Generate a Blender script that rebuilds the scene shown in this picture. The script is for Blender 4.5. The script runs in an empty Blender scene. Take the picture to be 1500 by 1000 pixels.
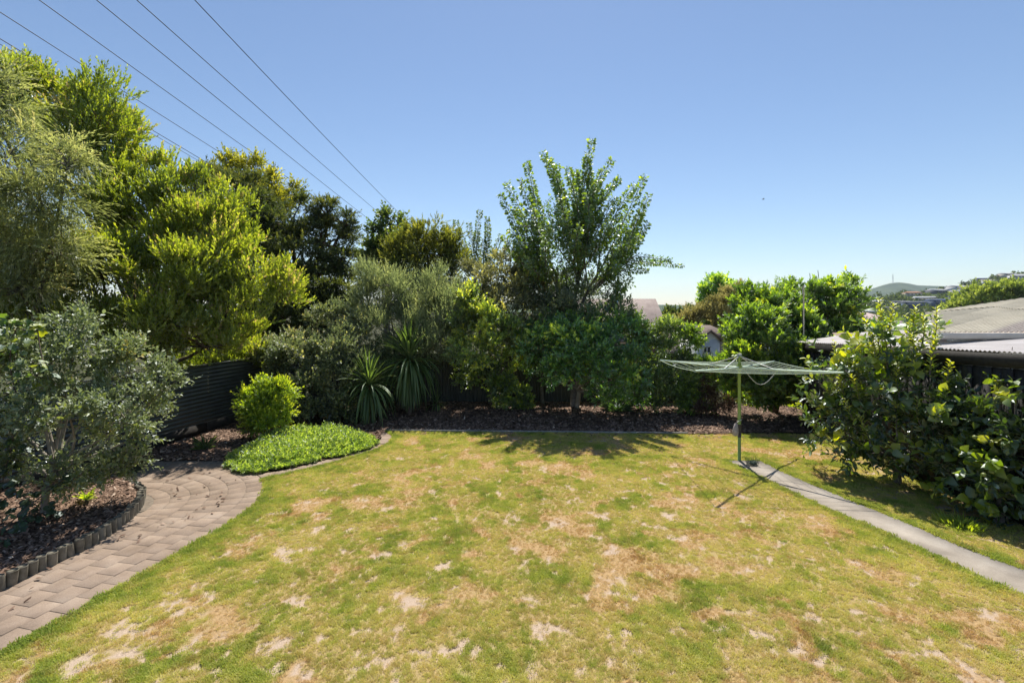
import bpy, math, random
import numpy as np
from mathutils import Vector, Matrix

R = math.radians
CAM_H = 3.1
F = 708.0          # focal length in px of a 1500 px wide frame
HX, HY = 750.0, 452.0

# ------------------------------------------------------------------ camera, sky, sun
scene = bpy.context.scene
col = scene.collection
cam_d = bpy.data.cameras.new('camera')
cam = bpy.data.objects.new('camera', cam_d)
col.objects.link(cam)
cam.location = (0, 0, CAM_H)
cam.rotation_euler = (R(90), 0, 0)
cam_d.sensor_width = 36.0
cam_d.lens = F / 1500.0 * 36.0
cam_d.shift_y = -0.032
cam_d.clip_start = 0.1
cam_d.clip_end = 30000
scene.camera = cam

SUN_EL, SUN_AZ = R(60.0), R(5.3)     # azimuth from +Y towards +X
world = bpy.data.worlds.new("World")
scene.world = world
world.use_nodes = True
wn = world.node_tree.nodes; wl = world.node_tree.links
wn.clear()
sky = wn.new('ShaderNodeTexSky'); sky.sky_type = 'NISHITA'
sky.sun_disc = False
sky.sun_elevation = SUN_EL
sky.sun_rotation = SUN_AZ
sky.altitude = 0; sky.air_density = 1.0; sky.dust_density = 0.15; sky.ozone_density = 2.9
bg = wn.new('ShaderNodeBackground'); bg.inputs[1].default_value = 0.088
wo = wn.new('ShaderNodeOutputWorld')
wl.new(sky.outputs[0], bg.inputs[0]); wl.new(bg.outputs[0], wo.inputs[0])

sd = bpy.data.lights.new('sun', 'SUN'); sd.energy = 4.8; sd.angle = R(0.5); sd.color = (1.0, 0.95, 0.87)
sun = bpy.data.objects.new('sun', sd); col.objects.link(sun)
sv = Vector((math.sin(SUN_AZ)*math.cos(SUN_EL), math.cos(SUN_AZ)*math.cos(SUN_EL), math.sin(SUN_EL)))
sun.rotation_euler = sv.to_track_quat('Z', 'Y').to_euler()
sun.location = (0, 0, 30)

scene.view_settings.view_transform = 'Standard'
scene.view_settings.look = 'None'
scene.view_settings.exposure = 0.58
scene.view_settings.gamma = 1.0
scene.view_settings.use_curve_mapping = False
scene.cycles.max_bounces = 8
scene.cycles.diffuse_bounces = 5
scene.cycles.glossy_bounces = 2
scene.cycles.transmission_bounces = 4
scene.cycles.transparent_max_bounces = 4
scene.cycles.volume_bounces = 0
scene.cycles.caustics_reflective = False
scene.cycles.caustics_refractive = False

# ------------------------------------------------------------------ helpers
def P(px, py, Y):
    return np.array([(px-HX)/F*Y, Y, CAM_H + (HY-py)/F*Y])

def G(px, py, z=0.0):
    Y = (CAM_H - z)*F/(py-HY)
    return np.array([(px-HX)/F*Y, Y])

def tag(o, label=None, cat=None, group=None, kind=None):
    if label: o['label'] = label
    if cat: o['category'] = cat
    if group: o['group'] = group
    if kind: o['kind'] = kind
    return o

def empty(name, loc, label=None, cat=None, group=None, rz=0.0):
    o = bpy.data.objects.new(name, None)
    o.location = loc; o.rotation_euler = (0, 0, rz)
    o.empty_display_size = 0.2
    col.objects.link(o)
    return tag(o, label, cat, group)

def mk_mesh(name, V, faces, mat=None, smooth=False, attrs=None):
    """V (n,3); faces: list of (m,k) int arrays"""
    V = np.asarray(V, dtype=np.float32).reshape(-1, 3)
    faces = [np.asarray(f, dtype=np.int32) for f in faces if len(f)]
    me = bpy.data.meshes.new(name)
    me.vertices.add(len(V)); me.vertices.foreach_set('co', V.ravel())
    nl = sum(f.size for f in faces); npoly = sum(len(f) for f in faces)
    me.loops.add(nl); me.polygons.add(npoly)
    li = np.concatenate([f.ravel() for f in faces])
    tot = np.concatenate([np.full(len(f), f.shape[1], dtype=np.int32) for f in faces])
    st = np.concatenate([[0], np.cumsum(tot)[:-1]]).astype(np.int32)
    me.loops.foreach_set('vertex_index', li)
    me.polygons.foreach_set('loop_start', st)
    me.polygons.foreach_set('loop_total', tot)
    if smooth: me.polygons.foreach_set('use_smooth', np.ones(npoly, dtype=bool))
    if attrs:
        for k, a in attrs.items():
            at = me.attributes.new(k, 'FLOAT', 'POINT')
            at.data.foreach_set('value', np.asarray(a, dtype=np.float32))
    me.update(calc_edges=True)
    me.validate()
    if mat: me.materials.append(mat)
    return me

def link(name, me, parent=None, world_data=True, loc=None):
    """me has world coordinates when world_data; parent's location is subtracted"""
    o = bpy.data.objects.new(name, me)
    col.objects.link(o)
    if parent is not None:
        o.parent = parent
        if world_data:
            root = parent
            off = Vector((0, 0, 0))
            while root is not None:
                off += Vector(root.location); root = root.parent
            o.location = -off
    if loc is not None: o.location = loc
    return o

class Geo:
    def __init__(s): s.V = []; s.Fq = []; s.Ft = []; s.n = 0; s.P = []
    def add(s, V, F):
        V = np.asarray(V, float); F = np.asarray(F, int)
        (s.Fq if F.shape[1] == 4 else s.Ft).append(F + s.n)
        s.V.append(V); s.n += len(V)
    def addp(s, V, Fs):
        V = np.asarray(V, float)
        for f in Fs: s.P.append(np.asarray([f], int) + s.n)
        s.V.append(V); s.n += len(V)
    def box(s, c, d, rz=0.0, tilt=None):
        x, y, z = d[0]/2, d[1]/2, d[2]/2
        V = np.array([[-x,-y,-z],[x,-y,-z],[x,y,-z],[-x,y,-z],[-x,-y,z],[x,-y,z],[x,y,z],[-x,y,z]])
        c_, s_ = math.cos(rz), math.sin(rz)
        M = np.array([[c_,-s_,0],[s_,c_,0],[0,0,1]])
        if tilt is not None: V = V @ np.array(tilt).T
        V = V @ M.T + np.array(c)
        s.add(V, [[0,3,2,1],[4,5,6,7],[0,1,5,4],[1,2,6,5],[2,3,7,6],[3,0,4,7]])
        return s
    def tube(s, pts, rad, sides=6, caps=True):
        pts = np.asarray(pts, float); n = len(pts)
        rad = np.broadcast_to(np.asarray(rad, float), (n,))
        T = np.gradient(pts, axis=0); T /= np.linalg.norm(T, axis=1)[:, None] + 1e-9
        ref = np.array([0, 0, 1.0]) if abs(T[0, 2]) < .9 else np.array([1.0, 0, 0])
        A = np.cross(T, ref); A /= np.linalg.norm(A, axis=1)[:, None] + 1e-9
        B = np.cross(T, A)
        a = np.arange(sides)/sides*2*np.pi
        V = pts[:, None, :] + rad[:, None, None]*(np.cos(a)[None, :, None]*A[:, None, :] + np.sin(a)[None, :, None]*B[:, None, :])
        V = V.reshape(-1, 3)
        i = np.arange(n-1)[:, None]*sides; j = np.arange(sides)[None, :]; k = (j+1) % sides
        Fq = np.stack([i+j, i+k, i+sides+k, i+sides+j], -1).reshape(-1, 4)
        b = s.n
        s.Fq.append(Fq + b)
        if caps:
            s.P.append(np.array([list(range(sides))]) + b)
            s.P.append(np.array([list(range(sides))[::-1]]) + b + (n-1)*sides)
        s.V.append(V); s.n += len(V)
        return s
    def mesh(s, name, mat, smooth=False, attrs=None):
        fs = []
        if s.Fq: fs.append(np.concatenate(s.Fq))
        if s.Ft: fs.append(np.concatenate(s.Ft))
        fs += s.P
        return mk_mesh(name, np.concatenate(s.V), fs, mat, smooth, attrs)
    def obj(s, name, mat, parent=None, smooth=False):
        return link(name, s.mesh(name, mat, smooth), parent)

# value noise fBm in numpy
def _hash(ix, iy, seed):
    h = (ix.astype(np.int64)*374761393 + iy.astype(np.int64)*668265263 + seed*2147483647) & 0xffffffff
    h = ((h ^ (h >> 13))*1274126177) & 0xffffffff
    return ((h ^ (h >> 16)) & 0xffff)/65535.0
def vnoise(x, y, seed=0):
    ix = np.floor(x); iy = np.floor(y); fx = x-ix; fy = y-iy
    fx = fx*fx*(3-2*fx); fy = fy*fy*(3-2*fy)
    a = _hash(ix, iy, seed); b = _hash(ix+1, iy, seed); c = _hash(ix, iy+1, seed); d = _hash(ix+1, iy+1, seed)
    return (a*(1-fx)+b*fx)*(1-fy) + (c*(1-fx)+d*fx)*fy
def fbm(x, y, sc, seed=0, oct=4, gain=.5):
    x = np.asarray(x, float)*sc; y = np.asarray(y, float)*sc
    t = 0; a = 1; s = 0
    for o in range(oct):
        ang = .6*o; c, q = math.cos(ang), math.sin(ang)
        t = t + a*vnoise((x*c-y*q)*2**o+17.3*o, (x*q+y*c)*2**o-9.1*o, seed+o*7); s += a; a *= gain
    return t/s
def sstep(a, b, x):
    t = np.clip((x-a)/(b-a), 0, 1); return t*t*(3-2*t)
def in_poly(x, y, poly):
    poly = np.asarray(poly); ins = np.zeros(np.shape(x), bool); j = len(poly)-1
    for i in range(len(poly)):
        xi, yi = poly[i]; xj, yj = poly[j]
        c = ((yi > y) != (yj > y)) & (x < (xj-xi)*(y-yi)/(yj-yi+1e-12)+xi)
        ins ^= c; j = i
    return ins

# ------------------------------------------------------------------ materials
def new_mat(name):
    m = bpy.data.materials.new(name); m.use_nodes = True
    nt = m.node_tree; nt.nodes.clear()
    out = nt.nodes.new('ShaderNodeOutputMaterial')
    return m, nt, out
def ramp(nt, fac, stops, interp='LINEAR'):
    r = nt.nodes.new('ShaderNodeValToRGB'); r.color_ramp.interpolation = interp
    el = r.color_ramp.elements
    while len(el) > 1: el.remove(el[-1])
    el[0].position = stops[0][0]; el[0].color = (*stops[0][1], 1)
    for p, c in stops[1:]:
        e = el.new(p); e.color = (*c, 1)
    nt.links.new(fac, r.inputs[0]); return r.outputs[0]
def noise(nt, sc, det=4, rough=.55, vec=None, dist=0):
    n = nt.nodes.new('ShaderNodeTexNoise'); n.inputs['Scale'].default_value = sc
    n.inputs['Detail'].default_value = det; n.inputs['Roughness'].default_value = rough
    n.inputs['Distortion'].default_value = dist
    if vec is None:
        g = nt.nodes.new('ShaderNodeNewGeometry'); vec = g.outputs['Position']
    nt.links.new(vec, n.inputs['Vector']); return n.outputs[0]
def mixc(nt, fac, a, b, mode='MIX'):
    m = nt.nodes.new('ShaderNodeMix'); m.data_type = 'RGBA'; m.blend_type = mode
    for s, v in ((m.inputs[0], fac), (m.inputs[6], a), (m.inputs[7], b)):
        if isinstance(v, (int, float)): s.default_value = v
        elif isinstance(v, tuple): s.default_value = (*v, 1)
        else: nt.links.new(v, s)
    return m.outputs[2]
def attr(nt, name, typ='GEOMETRY'):
    a = nt.nodes.new('ShaderNodeAttribute'); a.attribute_name = name; a.attribute_type = typ
    return a.outputs['Fac']
def surf(name, stops, sc=4.0, rough=.8, bump=.3, bsc=60, spec=.3, metal=0.0, det=6, extra=None, bdist=.01, objrand=0.0):
    """rough surface: noise driven colour ramp, noise bump"""
    m, nt, out = new_mat(name)
    b = nt.nodes.new('ShaderNodeBsdfPrincipled')
    b.inputs['Roughness'].default_value = rough; b.inputs['Metallic'].default_value = metal
    b.inputs['Specular IOR Level'].default_value = spec
    c = ramp(nt, noise(nt, sc, det, .6), stops)
    if extra: c = extra(nt, c)
    if objrand > 0:
        oi = nt.nodes.new('ShaderNodeObjectInfo')
        r2 = ramp(nt, oi.outputs['Random'], [(0, (1-objrand,)*3), (1, (1+objrand*.6,)*3)])
        c = mixc(nt, 1.0, c, r2, 'MULTIPLY')
    nt.links.new(c, b.inputs['Base Color'])
    if bump > 0:
        bp = nt.nodes.new('ShaderNodeBump'); bp.inputs['Strength'].default_value = bump
        bp.inputs['Distance'].default_value = bdist
        nt.links.new(noise(nt, bsc, 5, .65), bp.inputs['Height'])
        nt.links.new(bp.outputs[0], b.inputs['Normal'])
    nt.links.new(b.outputs[0], out.inputs[0])
    return m

def leaf_mat(name, stops, trans=.4, tcol=(1.6, 1.5, .45), gloss=.10, grough=.35, under=None):
    """thin leaf: diffuse + translucent + a little sheen; per-leaf 'tint' picks the colour"""
    m, nt, out = new_mat(name)
    ad = nt.nodes.new('ShaderNodeMath'); ad.operation = 'ADD'; ad.use_clamp = True
    nt.links.new(attr(nt, 'tint'), ad.inputs[0]); nt.links.new(attr(nt, 'hue', 'INSTANCER'), ad.inputs[1])
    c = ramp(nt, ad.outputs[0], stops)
    if under:
        g = nt.nodes.new('ShaderNodeNewGeometry')
        c_top = c
        c = mixc(nt, g.outputs['Backfacing'], c_top, under)
    d = nt.nodes.new('ShaderNodeBsdfDiffuse'); nt.links.new(c, d.inputs[0])
    t = nt.nodes.new('ShaderNodeBsdfTranslucent')
    nt.links.new(mixc(nt, 1.0, c, tcol, 'MULTIPLY'), t.inputs[0])
    x = nt.nodes.new('ShaderNodeMixShader'); x.inputs[0].default_value = min(.68, trans+.2)
    nt.links.new(d.outputs[0], x.inputs[1]); nt.links.new(t.outputs[0], x.inputs[2])
    gl = nt.nodes.new('ShaderNodeBsdfGlossy'); gl.inputs['Roughness'].default_value = grough+.2
    gl.inputs[0].default_value = (.9, .95, 1, 1)
    fr = nt.nodes.new('ShaderNodeFresnel'); fr.inputs[0].default_value = 1.4
    mu = nt.nodes.new('ShaderNodeMath'); mu.operation = 'MULTIPLY_ADD'
    mu.inputs[1].default_value = gloss*3; mu.inputs[2].default_value = gloss*.55
    nt.links.new(fr.outputs[0], mu.inputs[0])
    y = nt.nodes.new('ShaderNodeMixShader')
    nt.links.new(mu.outputs[0], y.inputs[0]); nt.links.new(x.outputs[0], y.inputs[1]); nt.links.new(gl.outputs[0], y.inputs[2])
    nt.links.new(y.outputs[0], out.inputs[0])
    return m

M = {}
M['bark_grey'] = surf('bark_grey', [(.3, (.10, .085, .07)), (.7, (.24, .21, .18))], 14, .9, .8, 40)
M['bark_brown'] = surf('bark_brown', [(.3, (.07, .05, .035)), (.7, (.18, .135, .10))], 14, .9, .8, 40)
M['bark_pale'] = surf('bark_pale', [(.3, (.17, .15, .12)), (.7, (.36, .32, .27))], 10, .9, .7, 30)
M['log'] = surf('log_wood', [(.3, (.13, .115, .085)), (.7, (.27, .245, .19))], 9, .9, .6, 50, objrand=.25)
M['concrete'] = surf('concrete_path', [(.28, (.22, .19, .155)), (.5, (.335, .292, .245)), (.75, (.43, .385, .33))], 1.7, .9, .5, 90,
    extra=lambda nt, c: mixc(nt, 1.0, c, ramp(nt, noise(nt, 130, 3, .7), [(.3, (.80, .80, .79)), (.62, (1.08, 1.08, 1.07))]), 'MULTIPLY'))
M['paver'] = surf('paver_stone', [(.25, (.21, .16, .122)), (.5, (.29, .222, .172)), (.8, (.38, .305, .243))], 2.2, .95, .5, 110, spec=.15, objrand=.07,
    extra=lambda nt, c: mixc(nt, 1.0, mixc(nt, 1.0, c, ramp(nt, noise(nt, 90, 4, .7), [(.3, (.78, .77, .76)), (.65, (1.12, 1.11, 1.10))]), 'MULTIPLY'), ramp(nt, noise(nt, .9, 6, .7), [(.3, (.72, .70, .66)), (.5, (1, 1, .98)), (.7, (1.12, 1.14, 1.14))]), 'MULTIPLY'))
M['joint'] = surf('joint_sand', [(.3, (.13, .105, .08)), (.7, (.26, .215, .165))], 20, 1, .5, 200)
M['timber_edge'] = surf('timber_edging', [(.3, (.2, .19, .17)), (.7, (.36, .34, .31))], 9, .9, .4, 60)
M['fence_steel'] = surf('painted_steel', [(.3, (.045, .05, .046)), (.7, (.075, .082, .076))], 3, .32, .1, 20, spec=.5)
M['fence_board'] = surf('stained_board', [(.3, (.02, .019, .018)), (.7, (.042, .04, .038))], 12, .7, .4, 50, objrand=.3)
M['post_dark'] = surf('dark_post', [(.3, (.02, .018, .016)), (.7, (.045, .04, .035))], 12, .8, .4, 50)
M['tin_pale'] = surf('pale_tin', [(.3, (.42, .38, .35)), (.6, (.55, .51, .48)), (.8, (.60, .57, .55))], 1.6, .5, .15, 40, spec=.4)
M['gutter'] = surf('gutter_cream', [(.3, (.40, .39, .36)), (.7, (.52, .51, .48))], 3, .5, .1, 20)
M['green_paint'] = surf('green_paint', [(.3, (.24, .36, .10)), (.7, (.32, .44, .14))], 5, .5, .2, 60)
M['line_green'] = surf('line_green', [(.3, (.50, .62, .46)), (.7, (.64, .74, .58))], 8, .5, .1, 60)
M['pale_metal'] = surf('pale_metal', [(.3, (.42, .43, .40)), (.7, (.58, .58, .55))], 6, .5, .1, 60, metal=.2)
M['band'] = surf('dark_band', [(.3, (.05, .045, .045)), (.7, (.10, .09, .085))], 20, .8, .2, 60)
M['cloth'] = surf('grey_cloth', [(.3, (.28, .24, .23)), (.7, (.48, .42, .40))], 22, .9, .3, 60)
M['wire_dark'] = surf('wire_coating', [(.3, (.02, .05, .035)), (.7, (.05, .09, .06))], 30, .5, .1, 60)
M['pegs'] = surf('pegs', [(.35, (.03, .09, .05)), (.5, (.12, .14, .12)), (.65, (.05, .12, .10))], 60, .6, .1, 60)
M['cable'] = surf('cable', [(.3, (.025, .025, .03)), (.7, (.04, .04, .05))], 1, .6, 0)
M['hill_far'] = surf('far_hill', [(.35, (.045, .07, .04)), (.65, (.09, .12, .065))], .008, 1, 0, spec=0)
M['hill_town'] = surf('town_hill', [(.3, (.035, .055, .025)), (.5, (.07, .10, .04)), (.7, (.14, .15, .07))], .03, 1, 0, spec=0)
M['white_wall'] = surf('white_weatherboard', [(.3, (.62, .62, .60)), (.7, (.72, .72, .70))], 3, .7, .1, 30)
M['brick_wall'] = surf('tan_wall', [(.3, (.28, .22, .17)), (.7, (.38, .31, .25))], 3, .8, .2, 30)
M['roof_brown'] = surf('brown_tile_roof', [(.3, (.14, .10, .08)), (.7, (.23, .17, .14))], 3, .8, .5, 12, bdist=.05)
M['roof_pinkgrey'] = surf('weathered_tile_roof', [(.25, (.19, .15, .13)), (.5, (.28, .225, .20)), (.75, (.37, .31, .28))], 1.2, .9, .5, 10, bdist=.04)
M['roof_pink'] = surf('pink_tin_roof', [(.3, (.50, .36, .31)), (.7, (.62, .48, .43))], 1.2, .7, .1, 10)
M['glass'] = surf('window_glass', [(.3, (.03, .035, .04)), (.7, (.05, .06, .07))], 1, .08, 0, spec=.8)
M['frame_white'] = surf('white_frame', [(.3, (.65, .65, .63)), (.7, (.75, .75, .73))], 3, .6, 0)
M['dark_frame'] = surf('dark_frame', [(.3, (.05, .05, .05)), (.7, (.08, .08, .08))], 3, .6, 0)

def build_haze():
    m = bpy.data.materials.new('haze_air'); m.use_nodes = True; nt = m.node_tree; nt.nodes.clear()
    out = nt.nodes.new('ShaderNodeOutputMaterial'); v = nt.nodes.new('ShaderNodeVolumePrincipled')
    v.inputs['Color'].default_value = (.80, .88, 1, 1); v.inputs['Density'].default_value = .00007; v.inputs['Anisotropy'].default_value = 0.2
    nt.links.new(v.outputs[0], out.inputs['Volume'])
    o = Geo().box((0, 0, 120), (13600, 13600, 300)).obj('haze', m); tag(o, kind='stuff')
build_haze()

# ------------------------------------------------------------------ ground (sheet to the horizon)
def ground_z(x, y):
    r = np.hypot(x, y)
    drop = sstep(17, 26, y)*1.2 + sstep(26, 130, y)*6.3
    return -0.04 - drop
def build_ground():
    rr = np.concatenate([np.linspace(0, 30, 31), np.geomspace(33, 6500, 40)])
    th = np.linspace(0, 2*np.pi, 97)[:-1]
    X = rr[:, None]*np.sin(th); Y = rr[:, None]*np.cos(th)
    Z = ground_z(X, Y)
    V = np.stack([X, Y, Z], -1).reshape(-1, 3)
    n = len(th); i = np.arange(len(rr)-1)[:, None]*n; j = np.arange(n)[None]; k = (j+1) % n
    Fq = np.stack([i+j, i+n+j, i+n+k, i+k], -1).reshape(-1, 4)
    gm = surf('rough_ground', [(.3, (.035, .04, .018)), (.5, (.06, .062, .03)), (.7, (.10, .085, .05))], .9, 1, .6, 14, spec=.1, bdist=.05)
    o = link('ground', mk_mesh('ground', V, [Fq], gm, True)); tag(o, kind='structure')
build_ground()

ROW = .268
def row_point(s, off):
    """s = metres along the path's outer edge, off = metres inwards from it"""
    # straight run, slightly turned, then an arc about C
    C = np.array([-6.40, 7.30]); Rad = 2.36
    a0 = R(-9)                                   # where the arc takes over
    p0 = C + Rad*np.array([math.cos(a0), math.sin(a0)])
    t0 = np.array([-math.sin(a0), math.cos(a0)])
    # tangent of the straight run leans with the lawn edge
    if s < 0:
        bend = 0.0
        q = p0 + t0*s + np.array([-.018*s*s*.9, 0])*(1 if s < 0 else 0)
        tt = t0 + np.array([-.036*s*.9, 0]); tt /= np.linalg.norm(tt)
        nn = np.array([-tt[1], tt[0]])
        return q + nn*off
    a = a0 + s/Rad
    return C + (Rad-off)*np.array([math.cos(a), math.sin(a)])

# lawn outline (left edge follows the paved path)
PATH_OUT = [tuple(row_point(q, -.004)) for q in np.linspace(-6.0, 1.95, 26)]
STRIP_IN = [PATH_OUT[-1], (-4.04, 9.2), (-3.47, 9.84), (-3.02, 10.5), (-2.82, 11.1), (-2.86, 11.7), (-3.2, 12.15)]
BACK = [(-3.2, 12.15), (-1.0, 12.1), (1.5, 12.0), (4.33, 11.85), (6.0, 11.95), (7.35, 11.9)]
LAWN = PATH_OUT + STRIP_IN[1:] + BACK[1:] + [(7.28, 9.0), (7.27, 6.0), (7.3, 1.4)]
CP_L = [(6.75, 1.7), (5.85, 4.2), (5.5, 5.2), (5.34, 5.64), (5.25, 6.2), (5.08, 6.85), (4.86, 7.5), (4.63, 8.57), (4.34, 9.8)]
CP_R = [(7.3, 2.3), (6.45, 4.6), (6.04, 5.7), (5.92, 5.95), (5.79, 6.46), (5.63, 7.1), (5.44, 7.78), (5.15, 8.9), (5.03, 9.8)]
CPATH = CP_L + CP_R[::-1]

def dist_to_line(x, y, line):
    d = np.full(np.shape(x), 1e9)
    for (ax, ay), (bx, by) in zip(line[:-1], line[1:]):
        t = np.clip(((x-ax)*(bx-ax)+(y-ay)*(by-ay))/((bx-ax)**2+(by-ay)**2), 0, 1)
        d = np.minimum(d, np.hypot(x-ax-t*(bx-ax), y-ay-t*(by-ay)))
    return d

def lawn_fields(x, y):
    """bare = worn soil, dry = burnt orange turf, lush = green; all 0..1"""
    wx = x + .30*(fbm(x, y, 3.5, 91)-.5); wy = y + .30*(fbm(x, y, 3.5, 92)-.5)
    n1 = fbm(wx, wy, 2.1, 3, 5, .66)
    n2 = fbm(wx, wy, 3.7, 23, 5, .64)
    n3 = fbm(wx, wy, 2.5, 47, 5, .66)
    edge = np.minimum(dist_to_line(x, y, PATH_OUT+STRIP_IN[1:]), np.minimum(dist_to_line(x, y, CP_L), dist_to_line(x, y, CP_R)))
    ef = np.exp(-edge/.13)
    bs = sstep(0, 3.2, 4.8-np.hypot((x+3.6)*.8, y-4.4))*.03      # worn corner near the lower left
    bare = .9*sstep(.665, .73, n2+bs+.03*(fbm(x, y, 12, 5)-.5)*2 - ef*.2 - sstep(8, 11.5, y)*.03)
    bare = np.maximum(bare, sstep(.66, .73, fbm(wx, wy, 6.5, 71, 4, .6)+bs - ef*.3-sstep(7, 11, y)*.04)*.95)
    dry = .85*sstep(.525, .70, n1+ (fbm(x, y, 9, 8)-.5)*.12 - ef*.25 + .05*sstep(.9, 0, np.hypot((x-4.0)/2.0, (y-7.5)/1.6)))
    lush = sstep(.40, .72, n3 + ef*.45 + (fbm(x, y, 7, 18)-.5)*.2)
    return bare, dry, lush, ef

def build_lawn():
    s = .05
    xs = np.arange(-5.3, 7.45, s); ys = np.arange(1.3, 12.25, s)
    X, Y = np.meshgrid(xs, ys)
    bare, dry, lush, ef = lawn_fields(X, Y)
    Z = .002 + .014*fbm(X, Y, 1.2, 60) + .010*fbm(X, Y, 9, 61)*(1-bare)
    V = np.stack([X, Y, Z], -1).reshape(-1, 3)
    ny, nx = X.shape
    cx = (X[:-1, :-1]+X[1:, 1:])/2; cy = (Y[:-1, :-1]+Y[1:, 1:])/2
    keep = in_poly(cx, cy, LAWN) 
    i = (np.arange(ny-1)[:, None]*nx+np.arange(nx-1)[None])
    Fq = np.stack([i, i+1, i+nx+1, i+nx], -1)[keep]
    used = np.unique(Fq); mp = -np.ones(len(V), int); mp[used] = np.arange(len(used))
    m, nt, out = new_mat('turf')
    b = nt.nodes.new('ShaderNodeBsdfPrincipled'); b.inputs['Roughness'].default_value = 1
    b.inputs['Specular IOR Level'].default_value = .1
    g = ramp(nt, noise(nt, 45, 4, .7), [(.3, (.19, .18, .06)), (.5, (.34, .31, .11)), (.7, (.46, .41, .18))])
    yel = ramp(nt, noise(nt, 60, 4, .7), [(.3, (.20, .15, .06)), (.5, (.36, .27, .12)), (.7, (.47, .35, .17))])
    d = ramp(nt, noise(nt, 55, 4, .7), [(.3, (.24, .155, .075)), (.5, (.40, .26, .13)), (.7, (.50, .34, .18))])
    so = ramp(nt, noise(nt, 80, 5, .75), [(.25, (.24, .175, .125)), (.5, (.45, .345, .26)), (.72, (.58, .465, .37))])
    c = mixc(nt, attr(nt, 'lush'), yel, g)
    c = mixc(nt, attr(nt, 'dry'), c, d)
    c = mixc(nt, attr(nt, 'bare'), c, so)
    nt.links.new(c, b.inputs['Base Color'])
    bp = nt.nodes.new('ShaderNodeBump'); bp.inputs['Strength'].default_value = .8; bp.inputs['Distance'].default_value = .012
    nt.links.new(noise(nt, 90, 4, .7), bp.inputs['Height']); nt.links.new(bp.outputs[0], b.inputs['Normal'])
    nt.links.new(b.outputs[0], out.inputs[0])
    me = mk_mesh('lawn', V[used], [mp[Fq]], m, True, {'bare': bare.ravel()[used], 'dry': dry.ravel()[used], 'lush': lush.ravel()[used]})
    tag(link('lawn', me), kind='structure')
build_lawn()

# concrete path, right
def slab(name, L, Rr, z0, z1, mat):
    L = np.array(L); Rr = np.array(Rr); n = len(L)
    V = []
    for z in (z0, z1):
        V += [(*p, z) for p in L] + [(*p, z) for p in Rr]
    g = Geo(); Fs = []
    t = 2*n
    for i in range(n-1):
        Fs.append([t+i, t+i+1, t+n+i+1, t+n+i][::-1])
        Fs.append([i, i+1, t+i+1, t+i]); Fs.append([n+i, t+n+i, t+n+i+1, n+i+1])
    Fs.append([0, t, t+n, n]); Fs.append([n-1, 2*n-1, t+2*n-1, t+n-1])
    g.add(V, Fs)
    return g.obj(name, mat)
def dens(pts, k=6):
    pts = np.array(pts, float); out = []
    for a, b in zip(pts[:-1], pts[1:]):
        for t in np.arange(k)/k: out.append(a+(b-a)*t)
    out.append(pts[-1]); out = np.array(out)
    for _ in range(4): out[1:-1] = (out[:-2]+out[1:-1]*2+out[2:])/4
    return out
rr_ = np.random.default_rng(4)
L_ = dens(CP_L); R_ = dens(CP_R)
L_[:, 0] += (fbm(L_[:, 1], L_[:, 1]*0, 5, 4)-.5)*.05; R_[:, 0] += (fbm(R_[:, 1], R_[:, 1]*0, 5, 6)-.5)*.05
tag(slab('concrete_path', L_, R_, -.06, .026, M['concrete']), kind='structure')

# ------------------------------------------------------------------ paved path, left: stones laid in rows that swing round the bed
paving = empty('paved_path', (-4.8, 6.5, 0)); tag(paving, kind='structure')
def stone(corners, z, th=.05, name='paving_stone', jit=None):
    c = np.array(corners); ctr = c.mean(0)
    c = ctr + (c-ctr)*(1-.0035/np.linalg.norm(c-ctr, axis=1))[:, None]
    bev = ctr + (c-ctr)*(1-.005/np.linalg.norm(c-ctr, axis=1))[:, None]
    tx, ty = jit.uniform(-.006, .006, 2)
    V = [(*p, -.03) for p in c] + [(*p, z-.003+(p-ctr) @ (tx, ty)) for p in c] + [(*p, z+(p-ctr) @ (tx, ty)) for p in bev]
    Fq = [[8, 9, 10, 11]]
    for i in range(4):
        j = (i+1) % 4
        Fq += [[i, j, 4+j, 4+i], [4+i, 4+j, 8+j, 8+i]]
    ar = 0.5*sum(c[i][0]*c[(i+1) % 4][1]-c[(i+1) % 4][0]*c[i][1] for i in range(4))
    if ar < 0: Fq = [f[::-1] for f in Fq]
    g = Geo(); g.add(V, Fq)
    return g.obj(name, M['paver'], paving)
rj = np.random.default_rng(11)
for r in range(6):
    o0, o1 = r*ROW, min((r+1)*ROW, 1.56)
    s = -6.0 + (r % 2)*.13
    while s < 4.4:
        l = .262 + rj.uniform(-.012, .012)
        l_out = l
        if s > 0: l_out = l*(2.36/(2.36-(o0+o1)/2))*(.95)
        a, b = s, s+l_out
        cs = [row_point(a, o0), row_point(b, o0), row_point(b, o1), row_point(a, o1)]
        if s > 3.9 and r == 5: break
        stone(cs, .020+rj.uniform(-.002, .002), jit=rj)
        s = b
# joint sand bed below the stones
bl = [row_point(s, -.01-.33*float(sstep(2.1, 2.6, s))) for s in np.linspace(-6.1, 4.9, 60)]; br = [row_point(s, 1.6+.55*float(sstep(-1, .5, s))) for s in np.linspace(-6.1, 4.9, 60)]
g = Geo(); n = 60
g.add([(*p, .0145) for p in bl]+[(*p, .0145) for p in br], [[i, i+1, n+i+1, n+i] for i in range(n-1)])
o = g.obj('joint_sand', M['joint'], paving)
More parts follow.
